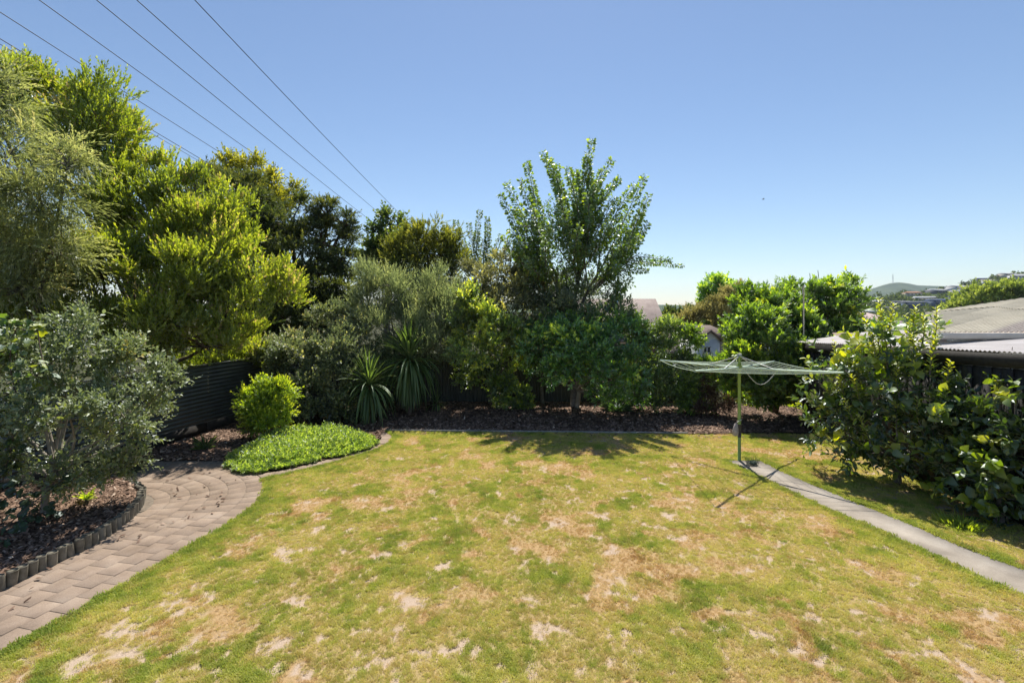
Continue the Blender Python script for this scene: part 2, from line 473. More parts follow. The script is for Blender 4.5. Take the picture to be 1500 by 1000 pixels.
# narrow strip of stones round the ground cover
SIN = dens(STRIP_IN, 8)
def strip_pts(s_arr, off):
    seg = np.hypot(*np.diff(SIN, axis=0).T); cum = np.concatenate([[0], np.cumsum(seg)])
    out = []
    for s in s_arr:
        i = min(max(np.searchsorted(cum, s)-1, 0), len(seg)-1)
        t = (s-cum[i])/seg[i]; p = SIN[i]+(SIN[i+1]-SIN[i])*t
        d = (SIN[min(i+2, len(SIN)-1)]-SIN[max(i-1, 0)]); d = d/np.linalg.norm(d)
        out.append(p+np.array([-d[1], d[0]])*off)
    return np.array(out)
stot = np.hypot(*np.diff(SIN, axis=0).T).sum()
s = -.0
while s < stot-.1:
    l = .235
    A = strip_pts([s, s+l], 0.01); B = strip_pts([s, s+l], .26)
    stone([A[0], A[1], B[1], B[0]], .022+rj.uniform(-.006, .006), jit=rj); s += l

# mulch beds
mulch_m = surf('mulch_soil', [(.3, (.045, .03, .022)), (.5, (.11, .075, .055)), (.7, (.20, .135, .10))], 22, 1, .9, 60, spec=.1, bdist=.03)
chip_m = None
def chip_material():
    m, nt, out = new_mat('bark_chips')
    b = nt.nodes.new('ShaderNodeBsdfPrincipled'); b.inputs['Roughness'].default_value = .85
    b.inputs['Specular IOR Level'].default_value = .25
    c = ramp(nt, attr(nt, 'tint'), [(0, (.06, .036, .024)), (.4, (.17, .105, .07)), (.75, (.31, .205, .145)), (.93, (.48, .36, .27)), (1, (.62, .53, .42))])
    nt.links.new(c, b.inputs['Base Color']); nt.links.new(b.outputs[0], out.inputs[0]); return m
chip_m = chip_material()
def bed_sheet(name, poly, z, step=.12, h=.03, seed=0, edge_drop=0):
    poly = np.array(poly)
    xs = np.arange(poly[:, 0].min(), poly[:, 0].max()+step, step); ys = np.arange(poly[:, 1].min(), poly[:, 1].max()+step, step)
    X, Y = np.meshgrid(xs, ys); Z = z + h*2*(fbm(X, Y, 2.5, seed)-.5)
    ny, nx = X.shape; cx = (X[:-1, :-1]+X[1:, 1:])/2; cy = (Y[:-1, :-1]+Y[1:, 1:])/2
    keep = in_poly(cx, cy, poly); i = (np.arange(ny-1)[:, None]*nx+np.arange(nx-1)[None])
    Fq = np.stack([i, i+1, i+nx+1, i+nx], -1)[keep]
    V = np.stack([X, Y, Z], -1).reshape(-1, 3); used = np.unique(Fq); mp = -np.ones(len(V), int); mp[used] = np.arange(len(used))
    o = link(name, mk_mesh(name, V[used], [mp[Fq]], mulch_m, True)); tag(o, kind='structure')
    return lambda x, y: z + h*2*(fbm(x, y, 2.5, seed)-.5)
def chips(name, poly, zf, dens_, size, seed, label=None):
    g = np.random.default_rng(seed); poly = np.array(poly)
    area = (np.ptp(poly[:, 0]))*(np.ptp(poly[:, 1])); n = int(area*dens_)
    x = g.uniform(poly[:, 0].min(), poly[:, 0].max(), n); y = g.uniform(poly[:, 1].min(), poly[:, 1].max(), n)
    k = in_poly(x, y, poly); x, y = x[k], y[k]; n = len(x)
    z = zf(x, y) + g.uniform(0, .018, n)
    L = g.uniform(.5, 1.5, n)*size; W = L*g.uniform(.25, .6, n); T = L*.12
    # wedge shaped chip: 6 verts
    tv = np.array([[-.5, -.4, 0], [.45, -.5, 0], [.5, .4, 0], [-.4, .5, 0], [-.1, 0, 1], [.25, .05, .8]])
    tf = np.array([[0, 1, 4], [1, 5, 4], [1, 2, 5], [2, 3, 5], [3, 4, 5], [3, 0, 4]])
    V = tv[None]*np.stack([L, W, T+.006], -1)[:, None, :]
    a = g.uniform(0, 2*np.pi, n); ti = g.normal(0, .35, n); tj = g.normal(0, .35, n)
    ca, sa = np.cos(a)[:, None], np.sin(a)[:, None]
    X = V[..., 0]*ca-V[..., 1]*sa; Yv = V[..., 0]*sa+V[..., 1]*ca
    Z = V[..., 2] + X*ti[:, None] + Yv*tj[:, None]
    V = np.stack([X+x[:, None], Yv+y[:, None], Z+z[:, None]], -1).reshape(-1, 3)
    Ft = (tf[None]+6*np.arange(n)[:, None, None]).reshape(-1, 3)
    t = np.repeat(np.clip(g.beta(1.6, 2.2, n), 0, 1), 6)
    o = link(name, mk_mesh(name, V, [Ft], chip_m, False, {'tint': t})); tag(o, kind='stuff')
    if label: tag(o, label, 'mulch')
    return o

LOGS = [(-5.62, 4.0), (-5.62, 4.7), (-5.61, 5.3), (-5.58, 5.6), (-5.53, 5.9), (-5.49, 6.2), (-5.48, 6.4), (-5.51, 6.65), (-5.58, 6.97), (-5.67, 7.25), (-5.84, 7.6), (-6.05, 7.92), (-6.4, 8.26), (-6.8, 8.52), (-7.3, 8.7), (-8.0, 8.8)]
LBED = [(-5.66, 3.6)]+[(x-.06, y) for x, y in LOGS]+[(-8.3, 8.8), (-9.3, 3.6)]
zf = bed_sheet('left_mulch_bed', LBED, .10, .1, .03, 5)
chips('bark_mulch', LBED, zf, 900, .055, 21, 'brown bark chips heaped behind the log edging')
BBED = [(x, y+.06) for x, y in BACK[:-1]]+[(6.1, 15.9), (-7.2, 15.9), (-7.6, 13.4), (-8.0, 10.6), (-7.9, 9.75), (-5.35, 9.78), (-4.7, 9.2), (-4.1, 9.55), (-3.6, 10.1), (-3.3, 10.7), (-3.15, 11.2), (-3.2, 11.8)]
zb = bed_sheet('back_mulch_bed', BBED, .035, .15, .03, 9)
chips('bark_mulch', BBED, zb, 330, .075, 22, 'dark bark mulch and leaf litter under the back shrubs')
RB = [(4.4, 11.95), (7.3, 12.0), (9.0, 13.5), (8.6, 15.5), (6.1, 15.6)]
zr = bed_sheet('rear_litter', RB, .03, .15, .03, 12)
chips('bark_mulch', RB, zr, 260, .07, 23, 'leaf litter at the foot of the bushy green tree')
SPILL = [(-7.9, 9.2), (-6.5, 9.95), (-5.2, 9.9), (-4.4, 9.05), (-4.9, 8.5), (-4.35, 7.2), (-5.45, 6.4), (-5.6, 4.0), (-5.1, 4.0), (-4.9, 6.3), (-5.3, 7.7), (-6.4, 8.6), (-7.6, 8.9)]
chips('fallen_leaves', SPILL, lambda x, y: .026+0*x, 16, .05, 24, 'scattered dry leaves and chips blown over the paving')
SPILL2 = [(-3.0, 11.75), (6.8, 11.4), (6.9, 12.0), (-3.0, 12.2)]
chips('fallen_leaves', SPILL2, lambda x, y: .022+0*x, 30, .055, 25, 'dry leaves scattered on the grass along the back edging')
# log edging
edging = empty('log_edging', (-5.6, 5.3, 0), 'low edging of short round timber logs between bark bed and paving', 'garden edging')
Lp = dens(LOGS, 6)
seg = np.hypot(*np.diff(Lp, axis=0).T); cum = np.concatenate([[0], np.cumsum(seg)])
s = 0.0; rl = np.random.default_rng(8)
while s < cum[-1]-.3:
    x = np.interp(s, cum, Lp[:, 0]); y = np.interp(s, cum, Lp[:, 1])
    h = .185 + rl.uniform(-.012, .012) - .06*sstep(7.3, 8.6, y)
    rad = .052+rl.uniform(-.003, .003); tl = rl.normal(0, .012, 2)
    g = Geo(); g.tube([(x, y, -.05), (x+tl[0]*.5, y+tl[1]*.5, h*.5), (x+tl[0], y+tl[1], h-.007)], rad, 12, caps=False)
    g.tube([(x+tl[0], y+tl[1], h-.007), (x+tl[0], y+tl[1], h)], [rad, rad-.006], 12)
    g.obj('log', M['log'], edging)
    s += rad*2+.004

# timber board along the back of the lawn
be = empty('lawn_edging', (0, 12.1, 0), 'thin grey timber edging between back of lawn and bark bed', 'garden edging')
bd = dens([(-3.2, 12.2)]+[(x, y+.05) for x, y in BACK[1:4]], 1)
for a, b in zip(bd[:-1], bd[1:]):
    c = (a+b)/2; L = np.linalg.norm(b-a)
    Geo().box((c[0], c[1], .015), (L-.006, .035, .09), math.atan2(b[1]-a[1], b[0]-a[0])).obj('board', M['timber_edge'], be)

# ------------------------------------------------------------------ fences
def FX(y): return -8.4+.2*(y-7.9)
def corr_panel(p0, p1, z0, z1, mat, parent, horizontal=True, pitch=.0762, amp=.009, name='steel_sheet', normal=None, th=0.0):
    p0 = np.array(p0, float); p1 = np.array(p1, float)
    d = (p1-p0); L = np.linalg.norm(d); d /= L; nrm = np.array([-d[1], d[0]])
    g = Geo()
    if horizontal:
        n = int((z1-z0)/pitch*6); zz = np.linspace(z0, z1, n+1)
        off = amp*np.sin((zz-z0)/pitch*2*np.pi)
        V = [];
        for p in (p0, p1):
            for z, o_ in zip(zz, off): V.append((p[0]+nrm[0]*o_, p[1]+nrm[1]*o_, z))
        Fq = [[i, n+1+i, n+2+i, i+1] for i in range(n)]
    else:
        n = int(L/pitch*6); ss = np.linspace(0, L, n+1); off = amp*np.sin(ss/pitch*2*np.pi)
        V = []
        for z in (z0, z1):
            for s_, o_ in zip(ss, off): q = p0+d*s_+nrm*o_; V.append((q[0], q[1], z))
        Fq = [[i, i+1, n+2+i, n+1+i] for i in range(n)]
    g.add(V, Fq)
    return g.obj(name, mat, parent, smooth=True)
lf = empty('corrugated_fence', (FX(9), 9, 0), 'dark fence of horizontal corrugated steel sheets along the left boundary', 'fence')
ys = [3.2, 5.4, 7.6, 9.8, 12.0, 14.2, 15.9]
for a, b in zip(ys[:-1], ys[1:]):
    corr_panel((FX(a)+.03, a+.004), (FX(b)+.03, b-.004), .30, 1.70, M['fence_steel'], lf, True, .0762*1.25, .019)
    Geo().box(((FX(a)+FX(b))/2, (a+b)/2, .16), (.025, (b-a)*1.0198-.02, .26), -math.atan(.2)).obj('kickboard', M['post_dark'], lf)
    Geo().box(((FX(a)+FX(b))/2, (a+b)/2, 1.715), (.05, (b-a)*1.0198-.01, .028), -math.atan(.2)).obj('capping', M['fence_steel'], lf)
for y in ys:
    Geo().box((FX(y)-.05, y, .86), (.09, .09, 1.66), -math.atan(.2)).obj('post', M['post_dark'], lf)
bf = empty('ribbed_fence', (0, 15.95, 0), 'dark fence of vertical ribbed steel behind the back shrubs', 'fence')
x = -6.7
while x < 5.9:
    corr_panel((x, 15.98), (x+.80, 15.98), -.12, 1.62, M['fence_steel'], bf, False, .09, .014)
    x += .8
for x in np.arange(-6.7, 6.1, 2.4): Geo().box((x, 16.06, .85), (.09, .09, 1.7)).obj('post', M['post_dark'], bf)
Geo().box((-.3, 16.045, 1.55), (12.8, .04, .09)).obj('rail', M['post_dark'], bf)

# ------------------------------------------------------------------ shed on the right
shed = empty('garden_shed', (7.4, 9, 0), 'long black board shed with pale corrugated lean-to roof along right side', 'shed')
def SW(y): return 7.34 + (y-7)*.035          # wall line
def SZ(y): return 2.47 - (y-7)*.042          # eave height
y = 4.6; rb = np.random.default_rng(3); k = 0
while y < 12.5:
    w = .165; dx = 0.0 if k % 2 else .022
    yc = y+w/2; h = SZ(yc)-.23
    Geo().box((SW(yc)+dx, yc, h/2-.02), (.022, w-.006+(0.03 if k % 2 == 0 else 0), h), -math.atan(.035)).obj('board', M['fence_board'], shed)
    y += w; k += 1
g = Geo()
a_, b_ = 4.6, 12.5
V = []
for yy in (a_, b_):
    x0 = SW(yy)-.03; z0 = SZ(yy)-.24; z1 = SZ(yy)-.03
    V += [(x0, yy, z0), (x0+.04, yy, z0), (x0+.04, yy, z1), (x0, yy, z1)]
g.add(V, [[0, 1, 2, 3][::-1], [4, 5, 6, 7], [0, 1, 5, 4], [1, 2, 6, 5], [2, 3, 7, 6], [3, 0, 4, 7]])
g.obj('fascia', M['fence_board'], shed)
# end wall (faces away) and inner back panel
Geo().box(((SW(12.5)+9.6)/2, 12.52, 1.1), (9.6-SW(12.5), .03, 2.2)).obj('end_wall', M['fence_board'], shed)
# corrugated roof sheets
def shed_roof(y0, y1):
    pitch = .0762; n = int((y1-y0)/pitch*8); yy = np.linspace(y0, y1, n+1)
    off = .011*np.sin((yy-4.5)/pitch*2*np.pi)
    g = Geo(); V = []
    for t in (0, 1):
        for y_, o_ in zip(yy, off):
            x_ = (SW(y_)-.10) if t == 0 else 9.75
            z_ = (SZ(y_)+o_) if t == 0 else (2.56+o_ - .0*(y_-7))
            V.append((x_, y_, z_))
    g.add(V, [[i, n+1+i, n+2+i, i+1][::-1] for i in range(n)])
    m_ = len(V)
    g.obj('roof_sheet', M['tin_pale'], shed, smooth=True)
y = 4.5
while y < 12.5:
    shed_roof(y, min(y+.762, 12.6)); y += .762

# neighbour's big low roof
nh = empty('neighbour_house', (11, 10, 0), 'neighbouring house with broad low pale corrugated roof beyond the shed', 'house')
def roof_big():
    m, nt, out = new_mat('lichen_tin')
    b = nt.nodes.new('ShaderNodeBsdfPrincipled'); b.inputs['Roughness'].default_value = .8; b.inputs['Specular IOR Level'].default_value = .2
    base = ramp(nt, noise(nt, 2.5, 6, .65), [(.3, (.36, .325, .25)), (.7, (.48, .44, .345))])
    fl = ramp(nt, noise(nt, 14, 6, .75), [(.35, (.20, .17, .15)), (.65, (.38, .335, .30))])
    w = attr(nt, 'lichen')
    c = mixc(nt, w, base, fl)
    sp = ramp(nt, noise(nt, 9, 4, .7), [(.62, (0, 0, 0)), (.70, (1, 1, 1))])
    c = mixc(nt, sp, c, (.24, .22, .19))
    nt.links.new(c, b.inputs['Base Color']); nt.links.new(b.outputs[0], out.inputs[0]); return m
rbm = roof_big()
dv = np.array([4.9, 3.1]); dl = np.linalg.norm(dv); dv = dv/dl; du = np.array([1.0, 0.0])
def RZ(y): return 2.66+.15*(y-9.06)
# sheets run along dv; each sheet is a strip starting on the gutter line
sw = .78
for k in range(-3, 16):
    for lane in range(2):
        xa = 7.9 + k*sw
        n = 40; u = np.linspace(0, sw, n+1); off = .012*np.sin(u/.0762/1.3*2*np.pi)
        # end at the ridge line through (9.7,11.35)-(14.8,14.0)
        V = []; lich = []
        t0, t1 = (0.0, .5) if lane == 0 else (.5, 1.0)
        for t in (t0, t1):
            for uu, oo in zip(u, off):
                p = np.array([xa+uu, 9.06])
                # length to ridge: solve p+dv*s on line q+r*w
                q = np.array([9.7, 11.35]); r = np.array([5.1, 2.65]); r = r/np.linalg.norm(r)
                # nearly parallel lines: cap by a far edge y=14.6
                den = dv[0]*r[1]-dv[1]*r[0]
                s1 = (14.6-9.06)/dv[1]
                dq = q-p
                s2 = (dq[0]*r[1]-dq[1]*r[0])/den
                if s2 > 0: s1 = min(s1, s2)
                s0 = max(0.0, (7.9-p[0])/(dv[0]-.786*dv[1])); s1 = max(s1, s0+.01)
                pp = p+dv*(s0+(s1-s0)*t)
                V.append((pp[0], pp[1], RZ(pp[1])+oo+(.012 if lane else 0)))
                c = (pp[0]-9.7) - (pp[1]-9.06)*1.58
                lich.append(float(sstep(-.9, -.6, c)*(1-sstep(.5, .9, c))))
        Fq = [[i, i+1, n+2+i, n+1+i] for i in range(n)]
        me = mk_mesh('roof_sheet', V, [np.array(Fq)], rbm, True, {'lichen': lich})
        link('roof_sheet', me, nh)
g = Geo(); xs = 7.5
V = []
prof = [(0, 0), (-.11, 0), (-.125, .02), (-.125, .10), (-.11, .115), (-.10, .115), (-.10, .03), (0, .03)]
for x_ in (7.86, 19.5):
    V += [(x_, 9.07+a, 2.535+b) for a, b in prof]
n = len(prof)
g.add(V, [[i, (i+1) % n, n+(i+1) % n, n+i] for i in range(n)]); g.P += [np.array([list(range(n))]), np.array([list(range(n, 2*n))[::-1]])]
g.obj('gutter', M['gutter'], nh)
Geo().box((14.0, 9.35, 1.2), (11.0, .2, 2.6)).obj('wall', M['white_wall'], nh)
Geo().box((14.0, 12.0, 1.2), (10.6, 5.0, 2.5)).obj('inner_wall', M['brick_wall'], nh)

# ------------------------------------------------------------------ leaves
T_SMALL = (np.array([[0, 0, 0], [-.5, .5, .12], [0, 1, 0], [.5, .5, .12]]), np.array([[0, 3, 2], [0, 2, 1]]))
T_MED = (np.array([[0, 0, 0], [-.5, .42, .10], [0, .45, 0], [.5, .42, .10], [-.3, .8, .02], [.3, .8, .02], [0, 1, -.12]]),
         np.array([[0, 2, 1], [0, 3, 2], [1, 2, 4], [2, 3, 5], [2, 6, 4], [2, 5, 6]]))
def norm(v): return v/(np.linalg.norm(v, axis=-1, keepdims=True)+1e-9)
class Leaves:
    def __init__(s): s.p = []; s.d = []; s.n = []; s.L = []; s.W = []; s.t = []
    def add(s, p, d, n, L, W, t):
        s.p.append(p); s.d.append(d); s.n.append(n); s.L.append(L); s.W.append(W); s.t.append(t)
    def cat(s): return [np.concatenate(a) for a in (s.p, s.d, s.n, s.L, s.W, s.t)]
    def mesh(s, name, mat, tmpl=T_SMALL):
        p, d, n, L, W, t = s.cat()
        tv, tf = tmpl
        y = norm(d); x = norm(np.cross(y, n)); z = np.cross(x, y)
        V = (p[:, None, :] + tv[None, :, 0, None]*(x*W[:, None])[:, None, :] + tv[None, :, 1, None]*(y*L[:, None])[:, None, :]
             + tv[None, :, 2, None]*(z*L[:, None])[:, None, :])
        k = len(tv); N = len(p)
        Ft = (tf[None]+k*np.arange(N)[:, None, None]).reshape(-1, 3)
        return mk_mesh(name, V.reshape(-1, 3), [Ft], mat, False, {'tint': np.repeat(t, k)})
NTRI = [0]
def rsph(g, n):
    return norm(g.normal(size=(n, 3)))

def twigs_to_leaves(lv, g, p, d, tl, nl, L, W, ang, droop=0., nup=.6, t0=.15, tint=(0.3, .25), tipbright=.25, accent=0., base_t=None, ljit=.3):
    """p,d (n,3) twig starts and directions"""
    n = len(p); d = norm(d)
    tl = tl*g.uniform(.6, 1.3, n)
    ref = rsph(g, n); a = norm(np.cross(d, ref)); b = np.cross(d, a)
    tt = np.linspace(t0, 1, nl)
    ph = g.uniform(0, 6.28, n)[:, None] + np.arange(nl)[None]*2.4
    t = np.clip(tt[None]+g.normal(0, .03, (n, nl)), 0, 1.05)
    pos = p[:, None]+d[:, None]*(tl[:, None]*t)[..., None]
    pos[..., 2] -= droop*(tl[:, None]*t*t)
    dd = d[:, None].repeat(nl, 1).copy(); dd[..., 2] -= droop*t*1.5
    side = a[:, None]*np.cos(ph)[..., None] + b[:, None]*np.sin(ph)[..., None]
    al = ang*(1-.5*t)[..., None]
    ld = norm(dd)*np.cos(al) + side*np.sin(al) + g.normal(0, .12, (n, nl, 3))
    ln = g.normal(0, 1, (n, nl, 3))*(1-nup) + np.array([0, 0, 1.])*nup*1.4 + norm(dd)*.5
    Ls = L*g.uniform(1-ljit, 1+ljit, (n, nl))*(1.05-.35*t)
    Ws = W*Ls/L
    bt = (g.normal(tint[0], tint[1], n) if base_t is None else base_t+g.normal(0, tint[1]*.6, n))[:, None]
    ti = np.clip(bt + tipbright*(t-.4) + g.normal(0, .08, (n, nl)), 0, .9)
    if accent > 0:
        am = g.random((n, nl)) < accent*(1.3-t); ti = np.where(am, 1.0, ti)
    lv.add(pos.reshape(-1, 3), ld.reshape(-1, 3), ln.reshape(-1, 3), Ls.ravel(), Ws.ravel(), ti.ravel())

def lobe_world(l):
    px, py, Y, rx, rz = l[:5]; ry = l[5] if len(l) > 5 else (rx+rz)/2*Y/F
    return P(px, py, Y), np.array([rx*Y/F, ry, rz*Y/F])

class Twigs:
    """start, direction, length scale and hue of every leafy twig of a crown"""
    def __init__(s): s.p = []; s.d = []; s.s = []; s.h = []
def grow(tw, g, lobes, ntw, up=.5, outw=1.0, rnd=.4, sub=8, subr=.42, core=.08, hue=.2, subs_out=None, front=.45):
    ws = [lobe_world(l) for l in lobes]
    vol = np.array([(r[0]*r[2])**.9 for c, r in ws]); vol /= vol.sum()
    for (c, r), v, l in zip(ws, vol, lobes):
        m = max(6, int(ntw*v)); K = max(4, int(sub*(1 if len(l) < 7 else l[6])))
        sdv = rsph(g, K); fl = (sdv[:, 1] > .2) & (g.random(K) < front); sdv[fl, 1] *= -1
        sr = g.uniform(.45, .85, K)**.6
        sc = c + sdv*r*sr[:, None]
        srad = subr*g.uniform(.55, 1.3, K)[:, None]*r[None]
        if subs_out is not None: subs_out.append((c, r, sc))
        k = g.integers(0, K, m)
        sh = rsph(g, m)*(g.random(m)**.5)[:, None]
        p = sc[k]+sh*srad[k]
        d = norm(p-c)*outw*.6 + norm(sh)*outw*.5 + np.array([0, 0, 1.])*up + g.normal(0, rnd, (m, 3))
        h = g.normal(0, hue, K)[k]+g.normal(0, hue*.5, m)
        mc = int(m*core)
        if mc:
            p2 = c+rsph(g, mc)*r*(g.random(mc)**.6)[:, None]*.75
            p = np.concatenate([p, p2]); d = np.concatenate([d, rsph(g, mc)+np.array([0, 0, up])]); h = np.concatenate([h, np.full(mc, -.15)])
        tw.p.append(p); tw.d.append(d); tw.s.append(g.uniform(.6, 1.3, len(p))); tw.h.append(h)
INST = [0]
def crown_object(name, tw, parent, g, mat, tmpl, bark, tl, nl, L, W, ang, droop=0, nup=.6, tint=(.3, .2), tip=.25, accent=0, nproto=5):
    """a crown is a cloud of leafy twigs: a few twig shapes, instanced on tens of thousands of points"""
    protos = []
    for q in range(nproto):
        lv = Leaves()
        twigs_to_leaves(lv, g, np.zeros((1, 3)), np.array([[0, 0.001, 1.]]), tl, nl, L, W, ang, 0, nup, .1, (tint[0], tint[1]*.5), tip, accent)
        # leaves lean towards local +Y, which is turned skywards on leaning twigs
        p, d, n, LL, WW, t = lv.cat()
        z = p[:, 2].copy(); p[:, 1] -= droop*z*z/tl*.8; d[:, 1] -= droop*z/tl*1.2
        n = np.stack([n[:, 0]*.7, np.abs(n[:, 1])*.8+.6*nup, np.abs(n[:, 2])*.8+.9*nup], -1)
        lv2 = Leaves(); lv2.add(p, d, n, LL, WW, t)
        me = lv2.mesh('twig_leaves', mat, tmpl); protos.append(me)
    P_ = np.concatenate(tw.p); D = norm(np.concatenate(tw.d)); S = np.concatenate(tw.s); H = np.concatenate(tw.h); n = len(P_)
    hz = np.hypot(D[:, 0], D[:, 1]); up = np.tile([0, 0, 1.], (n, 1)); rr = g.normal(0, .5, (n, 3))
    y = up+rr; y -= D*(y*D).sum(1)[:, None]; y = norm(y); x = np.cross(y, D)
    # rotation matrix columns x,y,D -> XYZ euler
    ey = -np.arcsin(np.clip(x[:, 2], -1, 1)); ex = np.arctan2(y[:, 2], D[:, 2]); ez = np.arctan2(x[:, 1], x[:, 0])
    me = bpy.data.meshes.new(name); me.vertices.add(n); me.vertices.foreach_set('co', P_.astype(np.float32).ravel())
    for nm, a in (('rx', ex), ('ry', ey), ('rz', ez), ('size', S), ('hue', H), ('pick', g.integers(0, nproto, n).astype(float))):
        me.attributes.new(nm, 'FLOAT', 'POINT').data.foreach_set('value', a.astype(np.float32))
    me.update(); me.materials.append(mat)
    o = link(name, me, parent); tag(o, kind='stuff')
    scatter(o, protos, ('rx', 'ry', 'rz')); INST[0] += n
    return o
def scatter(o, protos, rot):
    ng = bpy.data.node_groups.new('scatter', 'GeometryNodeTree')
    ng.interface.new_socket('Geometry', in_out='INPUT', socket_type='NodeSocketGeometry'); ng.interface.new_socket('Geometry', in_out='OUTPUT', socket_type='NodeSocketGeometry')
    gi = ng.nodes.new('NodeGroupInput'); go = ng.nodes.new('NodeGroupOutput')
    inst = ng.nodes.new('GeometryNodeInstanceOnPoints'); inst.inputs['Pick Instance'].default_value = True
    jn = ng.nodes.new('GeometryNodeJoinGeometry')
    for me in protos:
        po = bpy.data.objects.new('twig_shape', me)
        oi = ng.nodes.new('GeometryNodeObjectInfo'); oi.inputs['Object'].default_value = po; oi.inputs['As Instance'].default_value = True
        ng.links.new(oi.outputs['Geometry'], jn.inputs[0])
    def na(nm):
        a = ng.nodes.new('GeometryNodeInputNamedAttribute'); a.data_type = 'FLOAT'; a.inputs['Name'].default_value = nm; return a.outputs['Attribute']
    cx = ng.nodes.new('ShaderNodeCombineXYZ')
    for i, r in enumerate(rot):
        if r: ng.links.new(na(r), cx.inputs[i])
    ng.links.new(gi.outputs[0], inst.inputs['Points']); ng.links.new(jn.outputs[0], inst.inputs['Instance'])
    ng.links.new(na('pick'), inst.inputs['Instance Index']); ng.links.new(cx.outputs[0], inst.inputs['Rotation']); ng.links.new(na('size'), inst.inputs['Scale'])
    ng.links.new(inst.outputs[0], go.inputs[0])
    md = o.modifiers.new('scatter', 'NODES'); md.node_group = ng

def bend(a, b, g, n=5, wob=.08, up=0.):
    a = np.array(a, float); b = np.array(b, float); t = np.linspace(0, 1, n)[:, None]
    L = np.linalg.norm(b-a)
    p = a+(b-a)*t; p += np.sin(t*np.pi)*g.normal(0, wob*L, 3)[None] ; p[:, 2] += (np.sin(t*np.pi)*up*L)[:, 0]
    return p
def skeleton(g, base, fork, subs, r0, geo, limb_r=.35, every=1, up=.0, stems=1):
    """trunk to the fork, limbs to each lobe centre, branches to its sub lobes"""
    base = np.array(base, float); fork = np.array(fork, float)
    n = 6; tr = bend(base, fork, g, n, .04)
    geo.tube(tr, np.linspace(r0*1.15, r0*.75, n), 9)
    for c, r, sc in subs:
        t = g.uniform(.55, 1.0); st = base+(fork-base)*t
        end = c - np.array([0, 0, r[2]*.3])
        geo.tube(bend(st, end, g, 6, .06, up), np.linspace(r0*limb_r*1.5, r0*limb_r*.5, 6), 6)
        for q in sc[::every]:
            geo.tube(bend(end, c+(q-c)*1.1, g, 4, .08), np.linspace(r0*limb_r*.5, r0*.06, 4), 4)

DENS = 1.05
BIG = (1.28, 1.55)
def make_tree(name, label, cat, base, fork, lobes, mat, bark, r0, seed, group=None, tmpl=T_SMALL, every=1, limb_r=.35, crown='crown',
              ntw=1000, up=.5, outw=1.0, rnd=.4, sub=8, subr=.42, core=.08, hue=None, dens=None, front=.45, **kw):
    g = np.random.default_rng(seed)
    tw = Twigs(); subs = []
    kw.setdefault('tint', (.4, .2)); kw['L'] *= BIG[0]; kw['W'] *= BIG[1]
    grow(tw, g, lobes, int(ntw*(dens or DENS)), up, outw, rnd, sub, subr, core, kw['tint'][1]*.8 if hue is None else hue, subs, front)
    root = empty(name, (base[0], base[1], base[2]), label, cat, group)
    geo = Geo(); skeleton(g, base, fork, subs, r0, geo, limb_r, every)
    geo.obj('trunk', bark, root, smooth=True)
    crown_object(crown, tw, root, g, mat, tmpl, bark, **kw)
    return root

LM = {}
LM['wattle'] = leaf_mat('leaf_wattle', [(0, (0.110, 0.132, 0.063)), (.4, (0.275, 0.308, 0.137)), (.8, (0.506, 0.528, 0.273)), (1, (0.572, 0.506, 0.336))], .42, (1.4, 1.4, .7), .06)
LM['akeake'] = leaf_mat('leaf_akeake', [(0, (0.090, 0.129, 0.022)), (.4, (0.233, 0.300, 0.036)), (.85, (0.464, 0.515, 0.069)), (.95, (0.496, 0.494, 0.124)), (1, (0.487, 0.375, 0.292))], .45, (1.45, 1.45, .4), .08)
LM['totara'] = leaf_mat('leaf_totara', [(0, (0.047, 0.075, 0.027)), (.5, (0.119, 0.151, 0.048)), (.9, (0.224, 0.241, 0.077)), (1, (0.271, 0.266, 0.090))], .3, (1.5, 1.4, .5), .05)
LM['yellowtop'] = leaf_mat('leaf_yellowtop', [(0, (0.076, 0.103, 0.018)), (.5, (0.254, 0.273, 0.041)), (1, (0.534, 0.519, 0.090))], .45, (1.5, 1.4, .4), .05)
LM['poplar'] = leaf_mat('leaf_poplar', [(0, (0.056, 0.095, 0.022)), (.5, (0.140, 0.203, 0.044)), (1, (0.336, 0.351, 0.088))], .4, (1.5, 1.5, .5), .08)
LM['olive'] = leaf_mat('leaf_olive_dome', [(0, (0.076, 0.097, 0.023)), (.5, (0.177, 0.208, 0.053)), (.9, (0.341, 0.373, 0.081)), (1, (0.404, 0.402, 0.139))], .4, (1.5, 1.4, .4), .06)
LM['kanuka'] = leaf_mat('leaf_kanuka', [(0, (0.101, 0.132, 0.079)), (.5, (0.218, 0.274, 0.168)), (.9, (0.400, 0.453, 0.266)), (1, (0.511, 0.529, 0.301))], .35, (1.4, 1.4, .7), .06)
LM['camellia'] = leaf_mat('leaf_camellia', [(0, (0.075, 0.174, 0.035)), (.5, (0.168, 0.329, 0.068)), (.85, (0.337, 0.554, 0.096)), (1, (0.931, 0.971, 0.116))], .3, (1.5, 1.6, .5), .16, .25)
LM['karo'] = leaf_mat('leaf_karo', [(0, (0.060, 0.111, 0.029)), (.5, (0.180, 0.265, 0.065)), (.85, (0.380, 0.510, 0.101)), (1, (0.761, 0.775, 0.145))], .4, (1.5, 1.5, .5), .12, .3)
LM['dusk'] = leaf_mat('leaf_dusk', [(0, (0.107, 0.125, 0.054)), (.5, (0.234, 0.246, 0.121)), (.85, (0.446, 0.447, 0.204)), (1, (0.701, 0.669, 0.221))], .35, (1.4, 1.3, .6), .1, .3)
LM['pear'] = leaf_mat('leaf_pear', [(0, (0.062, 0.127, 0.024)), (.5, (0.145, 0.240, 0.040)), (.85, (0.310, 0.413, 0.066)), (1, (0.578, 0.620, 0.079))], .4, (1.6, 1.6, .4), .13, .3)
